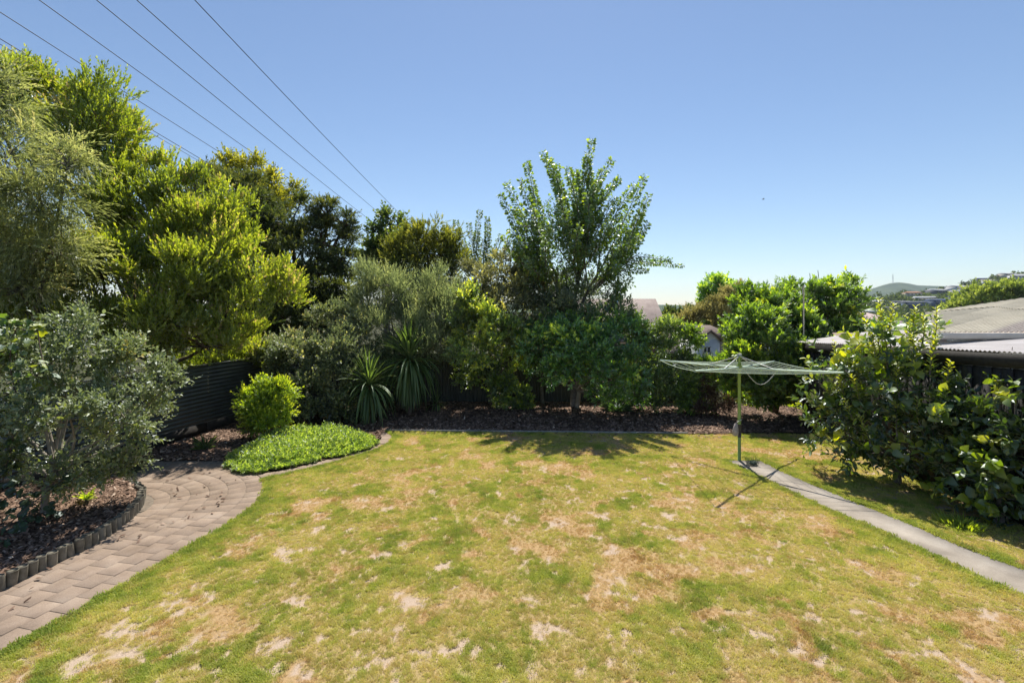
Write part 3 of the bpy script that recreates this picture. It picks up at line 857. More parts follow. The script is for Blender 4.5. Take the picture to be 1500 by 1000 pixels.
LM['feijoa'] = leaf_mat('leaf_feijoa', [(0, (0.097, 0.132, 0.043)), (.5, (0.212, 0.251, 0.084)), (.9, (0.387, 0.413, 0.140)), (1, (0.704, 0.532, 0.087))], .25, (1.4, 1.5, .6), .11, .3, under=(.25, .29, .21))
LM['corokia'] = leaf_mat('leaf_corokia', [(0, (0.093, 0.116, 0.053)), (.5, (0.233, 0.252, 0.119)), (.9, (0.466, 0.463, 0.224)), (1, (0.699, 0.600, 0.317))], .25, (1.4, 1.5, .6), .08, .3, under=(.2, .24, .18))
LM['lime'] = leaf_mat('leaf_lime', [(0, (0.162, 0.237, 0.023)), (.5, (0.347, 0.473, 0.041)), (1, (0.691, 0.726, 0.069))], .45, (1.5, 1.5, .4), .08)
LM['cover'] = leaf_mat('leaf_cover', [(0, (0.130, 0.200, 0.033)), (.5, (0.292, 0.399, 0.077)), (.9, (0.553, 0.626, 0.165)), (1, (0.727, 0.692, 0.286))], .4, (1.4, 1.5, .45), .1, .3)
LM['magnolia'] = leaf_mat('leaf_magnolia', [(0, (0.069, 0.137, 0.020)), (.45, (0.172, 0.294, 0.038)), (.85, (0.430, 0.588, 0.064)), (1, (0.775, 0.773, 0.102))], .42, (1.6, 1.6, .35), .13, .3)
LM['gold'] = leaf_mat('leaf_gold', [(0, (.20, .19, .07)), (.5, (.40, .37, .15)), (1, (.60, .54, .27))], .25, (1.2, 1.15, .7), .04)
LM['dead'] = leaf_mat('leaf_dead', [(0, (.07, .045, .03)), (.5, (.16, .10, .07)), (1, (.30, .20, .15))], .25, (1.3, 1.1, .7), .03)
LM['persimmon'] = leaf_mat('leaf_persimmon', [(0, (.028, .062, .020)), (.4, (.060, .120, .026)), (.7, (.21, .31, .032)), (1, (.52, .56, .045))], .40, (1.7, 1.6, .3), .12, .25)
LM['cordyline'] = leaf_mat('leaf_cordyline', [(0, (0.070, 0.125, 0.031)), (.5, (0.152, 0.237, 0.073)), (.85, (0.281, 0.362, 0.136)), (1, (0.421, 0.413, 0.188))], .3, (1.4, 1.4, .5), .06, .3)
LM['vine'] = leaf_mat('leaf_vine', [(0, (.035, .085, .03)), (.5, (.09, .18, .05)), (1, (.40, .46, .04))], .4, (1.6, 1.5, .35), .1, .35)
LM['fern'] = leaf_mat('leaf_fern', [(0, (.03, .07, .03)), (1, (.09, .17, .06))], .35, (1.5, 1.5, .5), .08)
LM['hilltree'] = leaf_mat('leaf_hill', [(0, (0.039, 0.065, 0.033)), (.5, (0.078, 0.111, 0.046)), (1, (0.169, 0.208, 0.078))], .25, (1.4, 1.4, .5), .02)
LM['willow'] = leaf_mat('leaf_willow', [(0, (0.156, 0.210, 0.070)), (.5, (0.285, 0.359, 0.118)), (1, (0.519, 0.569, 0.187))], .35, (1.4, 1.4, .5), .03)

gz = lambda x, y: float(ground_z(np.array(x), np.array(y)))

# left: feathery wattle-like tree
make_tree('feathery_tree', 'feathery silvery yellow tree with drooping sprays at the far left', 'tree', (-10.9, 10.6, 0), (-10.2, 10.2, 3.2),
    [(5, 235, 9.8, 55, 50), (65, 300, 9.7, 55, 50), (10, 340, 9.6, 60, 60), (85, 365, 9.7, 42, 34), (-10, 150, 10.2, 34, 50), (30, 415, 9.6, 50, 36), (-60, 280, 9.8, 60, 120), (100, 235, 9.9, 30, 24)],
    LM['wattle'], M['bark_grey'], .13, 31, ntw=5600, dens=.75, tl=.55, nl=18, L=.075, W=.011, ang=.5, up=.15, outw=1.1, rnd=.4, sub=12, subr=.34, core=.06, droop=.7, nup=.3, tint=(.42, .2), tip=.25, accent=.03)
# bright akeake mass
AK = [(100, 160, 13.4, 88, 60), (40, 165, 13.2, 70, 70), (172, 215, 13.3, 44, 48), (140, 205, 12.9, 60, 55), (235, 262, 13.0, 26, 32), (285, 300, 12.7, 60, 45), (130, 265, 12.6, 70, 50),
      (225, 320, 12.3, 70, 50), (300, 350, 12.2, 75, 42), (345, 325, 12.7, 30, 38), (190, 300, 12.6, 50, 45), (370, 405, 12.1, 62, 36), (412, 425, 12.2, 38, 24), (260, 400, 11.5, 90, 46), (150, 390, 11.4, 90, 50),
      (60, 400, 11.2, 70, 50), (330, 455, 11.7, 66, 34), (240, 465, 11.0, 80, 34), (100, 470, 10.6, 70, 40), (345, 495, 12.3, 45, 26), (200, 515, 10.9, 60, 26), (300, 500, 11.5, 50, 26), (290, 528, 13.6, 60, 24), (360, 522, 14.0, 50, 24), (20, 480, 10.4, 60, 50)]
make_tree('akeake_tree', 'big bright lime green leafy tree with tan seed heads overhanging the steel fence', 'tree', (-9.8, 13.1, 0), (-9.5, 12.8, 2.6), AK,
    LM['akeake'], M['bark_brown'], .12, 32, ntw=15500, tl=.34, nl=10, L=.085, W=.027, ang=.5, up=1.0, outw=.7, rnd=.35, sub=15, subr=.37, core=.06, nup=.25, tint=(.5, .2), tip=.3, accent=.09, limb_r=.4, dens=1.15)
# dark tree behind
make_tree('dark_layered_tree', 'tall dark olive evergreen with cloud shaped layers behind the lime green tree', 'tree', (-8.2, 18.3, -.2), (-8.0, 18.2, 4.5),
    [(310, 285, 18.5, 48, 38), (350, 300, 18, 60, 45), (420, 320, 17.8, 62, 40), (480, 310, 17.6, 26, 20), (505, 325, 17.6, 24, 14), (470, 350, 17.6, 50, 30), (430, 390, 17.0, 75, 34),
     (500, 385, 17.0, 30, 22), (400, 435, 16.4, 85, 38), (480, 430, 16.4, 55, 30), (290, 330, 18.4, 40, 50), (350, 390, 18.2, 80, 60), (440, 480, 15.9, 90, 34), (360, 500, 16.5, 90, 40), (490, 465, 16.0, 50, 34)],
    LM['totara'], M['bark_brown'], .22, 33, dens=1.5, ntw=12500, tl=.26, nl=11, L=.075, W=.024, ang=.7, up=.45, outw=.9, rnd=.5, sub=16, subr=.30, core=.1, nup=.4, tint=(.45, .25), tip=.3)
make_tree('yellow_topped_tree', 'yellow tipped tree showing behind the top of the dark layered evergreen', 'tree', (-11.5, 23, -.8), (-11.5, 23, 5),
    [(340, 255, 22.5, 26, 22), (375, 262, 22.5, 34, 26), (415, 285, 22.5, 28, 26), (385, 300, 22.5, 40, 34), (310, 262, 22.5, 22, 18), (350, 330, 22.5, 60, 40)],
    LM['yellowtop'], M['bark_grey'], .2, 34, ntw=2600, tl=.4, nl=9, L=.11, W=.045, ang=.8, up=.5, outw=.9, rnd=.4, sub=12, subr=.3, core=.1, nup=.5, tint=(.55, .25), tip=.35)
make_tree('heart_leaved_tree', 'pale broadleaf tree poking up where the power wires vanish, left of the olive dome', 'tree', (-5.9, 22.5, -.8), (-5.8, 22.4, 4),
    [(574, 328, 22.2, 17, 19), (560, 352, 22.2, 24, 24), (545, 375, 22, 22, 22), (590, 365, 22, 26, 30), (560, 405, 22, 40, 30)],
    LM['poplar'], M['bark_grey'], .16, 35, ntw=1500, tl=.38, nl=8, L=.12, W=.075, ang=.9, up=.4, outw=.9, rnd=.4, sub=11, subr=.3, core=.08, nup=.5, tint=(.5, .25), tip=.3)
make_tree('olive_dome_tree', 'round topped olive yellow tree of fine leaves above the grey shrub', 'tree', (-3.1, 17.3, -.1), (-3.0, 17.2, 3.2),
    [(625, 385, 17.2, 52, 50), (600, 365, 17.2, 34, 32), (650, 365, 17.2, 32, 34), (627, 348, 17.2, 38, 26), (662, 395, 17, 24, 36), (583, 390, 17, 28, 30), (625, 430, 17, 55, 30)],
    LM['olive'], M['bark_grey'], .13, 36, ntw=4300, tl=.28, nl=11, L=.085, W=.016, ang=.5, up=.5, outw=.9, rnd=.35, sub=22, subr=.28, core=.1, nup=.3, tint=(.5, .22), tip=.3)
make_tree('grey_needle_shrub', 'tall soft grey green fine leaved shrub rising behind the spiky cabbage palms', 'shrub', (-3.6, 15.4, 0), (-3.5, 15.3, 1.4),
    [(570, 440, 15.2, 46, 38), (620, 440, 15.3, 52, 38), (650, 470, 14.9, 42, 40), (585, 482, 14.7, 56, 38), (630, 500, 14.5, 50, 34), (540, 440, 15.2, 24, 28), (560, 410, 15.3, 36, 28), (640, 420, 15.3, 36, 25), (655, 500, 15.2, 34, 30), (560, 540, 15.2, 40, 30), (665, 455, 15.1, 34, 34)],
    LM['kanuka'], M['bark_grey'], .09, 37, ntw=9500, tl=.34, nl=11, L=.055, W=.011, ang=.5, up=.9, outw=.7, rnd=.3, sub=14, subr=.33, core=.08, nup=.3, tint=(.5, .22), tip=.3)

# shoot-built trees -----------------------------------------------------------
def shoot_leaves(lv, g, pts, r, n, L, W, tint, droop=.3, t0=.2, nup=.4, tipb=.1, w1=.45):
    pts = np.asarray(pts); k = len(pts)
    t = t0+(1-t0)*g.random(n)
    i = np.minimum((t*(k-1)).astype(int), k-2); f = t*(k-1)-i
    p = pts[i]*(1-f)[:, None]+pts[i+1]*f[:, None]
    tan = norm(pts[i+1]-pts[i])
    rd = rsph(g, n); rd -= tan*(rd*tan).sum(1)[:, None]; rd = norm(rd)
    rr = r*(1-.55*t)*g.random(n)**.5
    ld = rd*.9+tan*.5+np.array([0, 0, -droop])+g.normal(0, .2, (n, 3))
    Ls = L*g.uniform(.65, 1.25, n)
    lv.add(p+rd*rr[:, None], ld, g.normal(0, 1, (n, 3))*(1-nup)+np.array([0, 0, 1])*nup+rd*.4, Ls, W*Ls/L, np.clip(g.normal(tint, .17, n)+tipb*t, 0, 1))
def tall_tree():
    g = np.random.default_rng(77); lv = Leaves(); geo = Geo()
    base = np.array([1.93, 15.1, 0]); root = empty('tall_upright_tree', base, 'tallest tree, with upright leafy shoots against the sky at centre', 'tree')
    fork = P(838, 500, 15.0); geo.tube(bend(base, fork, g, 6, .03), np.linspace(.10, .08, 6), 10)
    mids = [P(815, 400, 14.9), P(850, 380, 15.1), P(880, 395, 15.0), P(840, 430, 14.5), P(790, 400, 15.3), P(865, 440, 15.3), P(905, 440, 14.9)]
    for m_ in mids: geo.tube(bend(fork, m_, g, 5, .04), np.linspace(.06, .035, 5), 7)
    tips = [(868, 203, 14.6), (857, 232, 14.9), (795, 223, 14.9), (804, 232, 14.5), (771, 237, 15.3), (742, 268, 15.2), (733, 284, 14.8), (762, 262, 14.4), (830, 243, 14.2), (815, 240, 15.4), (897, 234, 14.8),
            (884, 248, 14.2), (908, 262, 15.3), (945, 257, 14.9), (930, 270, 14.4), (951, 284, 15.3), (940, 300, 14.6), (949, 325, 15.0), (938, 345, 14.6), (932, 330, 15.3), (920, 362, 14.2), (926, 404, 14.8), (912, 420, 14.5),
            (746, 334, 15.0), (738, 345, 14.6), (755, 305, 15.5), (780, 275, 15.7), (848, 262, 15.6), (870, 265, 15.8), (842, 250, 14.9), (900, 290, 14.0), (780, 300, 14.1), (820, 290, 13.8), (860, 285, 13.8), (756, 350, 14.2),
            (890, 330, 13.7), (915, 315, 15.6), (800, 330, 13.6), (850, 330, 13.5), (770, 380, 14), (905, 385, 13.8)]
    ends = []
    for i, (a, b, Y) in enumerate(tips):
        tip = P(a, b, Y); ms = np.array([np.linalg.norm((tip-m_)[[0, 2]])+g.uniform(0, .5) for m_ in mids]); st = mids[int(np.argmin(ms))]
        st = fork+(st-fork)*g.uniform(.6, 1)
        L = np.linalg.norm(tip-st); pts = bend(st, tip, g, 8, .06, -.06 if abs(a-840) > 70 else 0)
        pts[0] = st; geo.tube(pts, np.linspace(.028, .006, 8), 5)
        shoot_leaves(lv, g, pts, .16, int(L*150), .11, .064, .5, .35, .25, tipb=.15)
        for q in range(3):
            t = g.uniform(.3, .75); s0 = pts[int(t*7)]; e = s0+norm((tip-s0)+g.normal(0, .5, 3)*np.linalg.norm(tip-s0))*g.uniform(.35, .8)
            e[2] = max(e[2], s0[2]+.1); sp = bend(s0, e, g, 4, .05); geo.tube(sp, np.linspace(.012, .004, 4), 4)
            shoot_leaves(lv, g, sp, .11, 60, .09, .052, .45, .35, .15, tipb=.1)
    # the long side branches reaching right
    for a, b, Y, c, d in ((1001, 389, 14.9, 925, 372), (985, 381, 14.7, 930, 365), (950, 397, 14.8, 915, 385), (968, 385, 15.1, 920, 378)):
        st = P(c-45, d+35, Y); md = P(c, d+10, Y); tip = P(a, b, Y)
        pts = np.array([st+(md-st)*t for t in (0, .5)]+[md+(tip-md)*t for t in (0, .25, .5, .75, 1)]); geo.tube(pts, np.linspace(.02, .004, len(pts)), 5)
        shoot_leaves(lv, g, pts, .10, 210, .08, .045, .45, .35, .3)
    geo.obj('trunk', M['bark_grey'], root, True)
    # dense middle
    tw = Twigs(); grow(tw, g, [(835, 370, 15.0, 62, 60, .9), (870, 410, 15, 48, 45, .8), (800, 395, 15, 38, 50, .8), (845, 315, 15, 45, 42, .8)], 520, up=.9, outw=.6, rnd=.4, sub=18, subr=.26, core=.1, hue=.15)
    P_ = np.concatenate(tw.p)
    twigs_to_leaves(lv, g, P_, np.concatenate(tw.d), .34, 9, .095, .052, .9, 0, .4, .12, (.35, .15), .2)
    me = lv.mesh('crown', LM['pear']); NTRI[0] += len(me.polygons); link('crown', me, root)
tall_tree()
def sapling():
    g = np.random.default_rng(78); lv = Leaves(); geo = Geo()
    base = np.array([-1.1, 18.5, -.2]); root = empty('slender_pale_tree', base, 'slender pale green tree with thin airy tips between olive dome and tallest tree', 'tree')
    fork = P(706, 430, 18.3); geo.tube(bend(base, fork, g, 6, .03), np.linspace(.07, .04, 6), 8)
    for a, b, Y in ((703, 308, 18.3), (686, 326, 18), (713, 318, 18.5), (697, 340, 18.6), (672, 335, 18.2), (715, 330, 18), (735, 343, 18.4), (680, 360, 18.4), (725, 365, 18.2), (708, 350, 18), (745, 360, 18.5), (690, 385, 18.2), (715, 390, 18.5), (668, 322, 18.3)):
        tip = P(a, b, Y); pts = bend(fork, tip, g, 7, .05); geo.tube(pts, np.linspace(.02, .004, 7), 4)
        shoot_leaves(lv, g, pts, .16, int(np.linalg.norm(tip-fork)*150), .085, .045, .45, .2, .35)
    geo.obj('trunk', M['bark_grey'], root, True)
    me = lv.mesh('crown', LM['poplar']); NTRI[0] += len(me.polygons); link('crown', me, root)
sapling()

# middle mass
make_tree('dusky_shrub', 'dusky grey brown leaved shrub high between the olive dome and the tallest tree', 'shrub', (-.7, 15.7, 0), (-.6, 15.6, 1.6),
    [(720, 415, 15.8, 48, 36), (750, 398, 16.1, 40, 32), (770, 430, 15.5, 48, 38), (700, 440, 15.4, 34, 32), (740, 462, 14.9, 50, 34)],
    LM['dusk'], M['bark_grey'], .07, 41, dens=.8, ntw=3300, tl=.25, nl=9, L=.065, W=.032, ang=.8, up=.5, outw=.9, rnd=.4, sub=16, subr=.3, core=.1, nup=.4, tint=(.45, .25), tip=.3)
make_tree('blue_green_shrub', 'small leaved blue green bush crowding the foot of the tallest tree', 'shrub', (1.0, 15.6, 0), (1.1, 15.5, 1.5),
    [(810, 425, 15.4, 52, 42), (860, 440, 15.2, 52, 36), (830, 465, 14.7, 60, 32), (790, 465, 14.9, 40, 36), (895, 462, 14.7, 36, 30)],
    LM['corokia'], M['bark_grey'], .06, 42, dens=.75, ntw=3600, tl=.25, nl=9, L=.06, W=.028, ang=.8, up=.6, outw=.8, rnd=.4, sub=16, subr=.3, core=.1, nup=.4, tint=(.3, .2), tip=.25)
make_tree('pale_leaved_shrub', 'shrub with pale shiny leaf whorls between grey shrub and dark camellia', 'shrub', (-.35, 15.55, 0), (-.3, 15.4, 1.2),
    [(695, 445, 14.7, 30, 28), (705, 480, 14.2, 42, 30), (738, 495, 14.0, 36, 30), (692, 512, 13.9, 34, 24), (735, 545, 14.8, 22, 30), (728, 578, 15, 14, 18), (770, 515, 15.1, 34, 26), (690, 540, 15.3, 26, 22)],
    LM['karo'], M['bark_pale'], .035, 43, ntw=2400, tl=.2, nl=9, L=.085, W=.034, ang=.9, up=.5, outw=.9, rnd=.4, sub=12, subr=.3, core=.07, nup=.6, tint=(.45, .25), tip=.35, accent=.02)
make_tree('glossy_camellia', 'glossy dark green camellia with bare trunk foot in the back bark bed', 'shrub', (2.0, 14.95, 0), (2.0, 14.9, .95),
    [(850, 490, 14.1, 64, 34), (800, 500, 14.1, 50, 34), (900, 495, 14.1, 46, 36), (860, 520, 13.6, 60, 26), (870, 545, 13.3, 50, 22), (825, 540, 13.5, 36, 20), (925, 540, 13.6, 30, 32), (785, 520, 14.6, 32, 24), (885, 570, 14.2, 34, 16), (930, 575, 14.8, 26, 18), (800, 540, 15.3, 30, 24)],
    LM['camellia'], M['bark_pale'], .07, 44, dens=.9, ntw=4300, tl=.22, nl=9, L=.08, W=.036, ang=.9, up=.3, outw=.9, rnd=.4, sub=16, subr=.27, core=.08, nup=.6, tint=(.5, .22), tip=.25, accent=.01)
make_tree('open_leafy_shrub', 'loose mid green shrub with thin leaning stems right of the camellia', 'shrub', (4.35, 14.8, 0), (4.4, 14.7, 1.0),
    [(955, 485, 14.5, 40, 26), (982, 500, 14.5, 30, 32), (945, 520, 14.5, 36, 36), (985, 550, 14.3, 36, 36), (960, 570, 14.3, 28, 26), (1005, 585, 14.2, 18, 18), (930, 480, 14.8, 26, 20), (1000, 540, 14.6, 24, 26)],
    LM['karo'], M['bark_grey'], .04, 45, ntw=3000, tl=.24, nl=9, L=.06, W=.028, ang=.85, up=.5, outw=.9, rnd=.4, sub=12, subr=.32, core=.08, nup=.5, tint=(.35, .22), tip=.3)
make_tree('mixed_hedge_shrub', 'yellow green bush beside the white gable under the left end of clothesline', 'shrub', (5.7, 14.6, 0), (5.7, 14.5, .9),
    [(1010, 492, 14.4, 18, 20), (1026, 540, 14.3, 22, 14), (1014, 562, 14.3, 22, 18), (1045, 560, 14.3, 18, 10), (1010, 575, 14.2, 22, 22), (1020, 595, 14.0, 20, 14)],
    LM['magnolia'], M['bark_grey'], .035, 46, ntw=1500, tl=.2, nl=9, L=.065, W=.028, ang=.85, up=.5, outw=.9, rnd=.4, sub=12, subr=.32, core=.08, nup=.5, tint=(.4, .2), tip=.3)
make_tree('browned_shrub', 'dead browned shrub behind the clothesline pole', 'shrub', (5.85, 13.9, 0), (5.85, 13.9, .5),
    [(1045, 565, 13.8, 17, 24), (1055, 590, 13.7, 16, 18), (1035, 600, 13.6, 16, 10)],
    LM['dead'], M['bark_brown'], .02, 47, ntw=750, tl=.2, nl=8, L=.05, W=.014, ang=.7, up=.3, outw=.9, rnd=.5, sub=10, subr=.35, core=.1, nup=.3, tint=(.5, .25), tip=.2)
make_tree('bushy_green_tree', 'bushy bright green tree with shining leaf rosettes behind the clothesline', 'tree', (7.75, 14.3, 0), (7.7, 14.2, 1.2),
    [(1102, 480, 13.4, 38, 34), (1104, 450, 14.2, 26, 26), (1120, 435, 14.6, 36, 20), (1150, 448, 14.4, 36, 22), (1130, 470, 14.2, 46, 38), (1180, 440, 14.6, 42, 28), (1165, 490, 14.0, 46, 40), (1215, 450, 14.6, 38, 34), (1240, 432, 14.7, 18, 22),
     (1215, 500, 14.0, 34, 26), (1130, 525, 13.0, 58, 34), (1090, 535, 13.2, 28, 26), (1170, 535, 13.0, 40, 36), (1105, 562, 13.0, 42, 20), (1076, 492, 13.6, 14, 18), (1165, 570, 13.2, 32, 20), (1205, 540, 13.4, 26, 34), (1062, 545, 13.4, 20, 22), (1120, 582, 13.7, 44, 16), (1190, 575, 13.8, 34, 20), (1222, 470, 14.2, 30, 34)],
    LM['magnolia'], M['bark_brown'], .09, 48, dens=1.35, ntw=6000, tl=.24, nl=12, L=.105, W=.030, ang=.95, up=.7, outw=.9, rnd=.35, sub=12, subr=.32, core=.08, nup=.5, tint=(.42, .22), tip=.4, accent=.02)
make_tree('round_dark_conifer', 'dense round topped dark green tree beyond the golden conifer', 'tree', (16.4, 38.5, -2.0), (16.3, 38.4, 1.5),
    [(1052, 425, 38, 25, 21), (1040, 440, 38, 16, 16), (1068, 440, 38, 20, 18), (1052, 460, 38, 28, 22)],
    LM['camellia'], M['bark_brown'], .12, 49, ntw=2600, tl=.35, nl=9, L=.14, W=.07, ang=.8, up=.6, outw=.9, rnd=.35, sub=16, subr=.32, core=.1, nup=.4, tint=(.65, .2), tip=.3)
make_tree('golden_conifer', 'golden yellow conifer standing in front of the dark round tree', 'tree', (14.0, 35.2, -1.8), (14.0, 35.0, 1),
    [(1075, 432, 34.8, 16, 14), (1055, 448, 34.8, 20, 15), (1035, 462, 34.8, 18, 14), (1012, 464, 34.8, 12, 15), (1003, 474, 34.8, 16, 12), (1060, 468, 35, 20, 14)],
    LM['gold'], M['bark_brown'], .1, 50, ntw=2600, tl=.38, nl=9, L=.12, W=.04, ang=.6, up=.9, outw=.8, rnd=.3, sub=14, subr=.34, core=.1, nup=.3, tint=(.55, .22), tip=.3)
make_tree('hedge_behind_shed', 'low green hedge showing above the far end of the shed roof', 'hedge', (13.2, 18.5, 0), (13.3, 18.4, 1.0),
    [(1235, 488, 17.5, 30, 17), (1280, 492, 18, 36, 15), (1330, 494, 18, 30, 13), (1200, 498, 17, 24, 22)],
    LM['camellia'], M['bark_brown'], .05, 51, ntw=1100, tl=.25, nl=8, L=.09, W=.04, ang=.8, up=.6, outw=.8, rnd=.4, sub=12, subr=.35, core=.1, nup=.5, tint=(.6, .2), tip=.3)
make_tree('hazy_back_trees', 'low dark trees beyond the tiled gable roof, left of the golden conifer', 'tree', (10.5, 38, -2), (10.5, 38, 0),
    [(985, 470, 38, 22, 12), (1005, 462, 38, 18, 10), (965, 480, 38, 16, 12)],
    LM['hilltree'], M['bark_brown'], .15, 52, ntw=700, tl=.5, nl=8, L=.2, W=.1, ang=.8, up=.5, outw=.8, rnd=.4, sub=12, subr=.35, core=.1, nup=.5, tint=(.5, .25), tip=.3)
# bare twigs sticking out of the bushy tree
tw = empty('bare_sticks', P(1195, 430, 15), 'three thin bare sticks rising above the bushy green tree', 'branches')
for pts in ([(1187, 432), (1188, 415), (1186, 400)], [(1201, 432), (1200, 412), (1198, 396)], [(1242, 432), (1252, 420), (1256, 410), (1252, 404)]):
    Geo().tube([P(a, b, 15) for a, b in pts], [.014, .011, .008, .006][:len(pts)], 5).obj('stick', M['bark_grey'], tw)

# feijoa in the left bed
def feijoa_extra(lv, g): pass
make_tree('grey_leaved_feijoa', 'silvery grey green feijoa bush with spreading stems in left bark bed', 'shrub', (-6.92, 7.15, .1), (-6.75, 7.2, .9),
    [(60, 545, 7.2, 70, 40), (140, 515, 7.6, 60, 36), (190, 535, 7.7, 46, 40), (238, 565, 7.9, 28, 32), (100, 595, 6.9, 70, 36), (185, 605, 7.2, 52, 36), (212, 625, 7.8, 26, 28), (30, 520, 7.3, 50, 45), (120, 480, 7.6, 36, 22), (-30, 580, 7.2, 60, 70),
     (20, 640, 7.1, 45, 40), (110, 690, 7.2, 60, 28), (170, 670, 7.5, 40, 26)],
    LM['feijoa'], M['bark_pale'], .045, 60, tmpl=T_MED, ntw=3900, dens=.85, tl=.2, nl=8, L=.052, W=.023, ang=.85, up=.45, outw=.9, rnd=.45, sub=10, subr=.30, core=.06, nup=.5, tint=(.5, .22), tip=.15, accent=.006, limb_r=.45)
make_tree('grey_green_bush', 'dense small leaved grey green bush left of the cabbage palms', 'shrub', (-4.9, 13.8, 0), (-4.8, 13.7, .7),
    [(440, 530, 13.6, 46, 40), (485, 500, 13.9, 44, 36), (500, 540, 13.5, 42, 44), (400, 530, 13.8, 32, 30), (455, 580, 13.2, 46, 34), (500, 590, 13.2, 38, 26), (520, 500, 14.1, 32, 40), (435, 510, 13.9, 34, 24), (480, 465, 14.6, 36, 22)],
    LM['corokia'], M['bark_grey'], .06, 61, ntw=6500, tl=.2, nl=9, L=.058, W=.027, ang=.85, up=.45, outw=.9, rnd=.4, sub=13, subr=.33, core=.08, nup=.5, tint=(.5, .25), tip=.3, accent=.01)
make_tree('lime_round_shrub', 'rounded lime green shrub beside the end of the steel fence', 'shrub', (-5.95, 11.75, 0), (-5.9, 11.7, .4),
    [(390, 590, 11.6, 30, 24), (370, 580, 11.7, 15, 16), (412, 578, 11.7, 17, 18), (385, 616, 11.4, 28, 14), (398, 566, 11.8, 18, 9), (425, 596, 11.5, 8, 14)],
    LM['lime'], M['bark_brown'], .03, 62, ntw=1500, tl=.2, nl=10, L=.065, W=.024, ang=.9, up=.6, outw=1, rnd=.45, sub=8, subr=.42, core=.07, nup=.6, tint=(.45, .22), tip=.35)
make_tree('small_bed_shrub', 'small bright shrub in front of thin stems in the back bark bed', 'shrub', (.08, 14.9, 0), (.1, 14.9, .2),
    [(762, 578, 14.7, 12, 12), (755, 592, 14.7, 14, 10), (770, 588, 14.7, 9, 10)],
    LM['karo'], M['bark_brown'], .015, 63, ntw=230, tl=.14, nl=8, L=.085, W=.034, ang=.9, up=.7, outw=.9, rnd=.3, sub=8, subr=.4, core=.1, nup=.6, tint=(.6, .2), tip=.3)
for i, (px, py, Y, s_, lab) in enumerate([(1130, 598, 15.6, 1.0, 'yellow green low plant left of the brown tree foot'), (1150, 596, 15.8, .9, 'sunlit small plant behind the right of clothesline pole'), (1100, 600, 15.4, .9, 'leafy weed glowing just right of the clothesline pole'),
                                           (1168, 600, 15.5, 1.3, 'largest sunlit mound of yellow green leaves behind the clothesline')]):
    make_tree('sunlit_plant', lab, 'plant', (*P(px, py, Y)[:2], 0), (*P(px, py, Y)[:2], .15), [(px, py, Y, 14*s_, 11*s_), (px-6*s_, py+6, Y, 10*s_, 8*s_), (px+8*s_, py+4, Y, 9*s_, 8*s_)],
        LM['lime'], M['bark_brown'], .012, 64+i, group='sunlit plants behind the clothesline', ntw=240, tl=.14, nl=7, L=.08, W=.04, ang=.9, up=.7, outw=.9, rnd=.3, sub=7, subr=.4, core=.1, nup=.6, tint=(.6, .2), tip=.3, crown='foliage')

# ------------------------------------------------------------------ big-leaved persimmons (leaves one by one)
def leaf_data(name, mat, tint, curl, width=.5, wav=0):
    n = 5; t = np.linspace(0, 1, n); w = np.array([.06, .42, .5, .34, .0])*width/.5
    V = []; Fq = []; Ft = []
    for i in range(n):
        z = -curl*t[i]**2; yy = t[i]*(1-.15*abs(curl)*t[i])
        f = .16*w[i]
        V += [(-w[i], yy, z+f+wav*math.sin(i*2.1)*.04), (0, yy, z), (w[i], yy, z+f-wav*math.sin(i*2.3)*.04)]
    for i in range(n-1):
        a = i*3
        Fq += [[a, a+1, a+4, a+3], [a+1, a+2, a+5, a+4]]
    V = np.array(V)
    return mk_mesh(name, V, [np.array(Fq)], mat, True, {'tint': np.full(len(V), tint)})
PL = [[leaf_data('leaf', LM['persimmon'], tt, cu, .42, 1) for cu in (.25, .5, .8)] for tt in (.05, .2, .35, .5, .68, .85, 1.0)]
def frame(p, d, n, s):
    y = d/np.linalg.norm(d); x = np.cross(y, n); x /= np.linalg.norm(x)+1e-9; z = np.cross(x, y)
    Mx = Matrix(((x[0]*s, y[0]*s, z[0]*s, p[0]), (x[1]*s, y[1]*s, z[1]*s, p[1]), (x[2]*s, y[2]*s, z[2]*s, p[2]), (0, 0, 0, 1)))
    return Mx
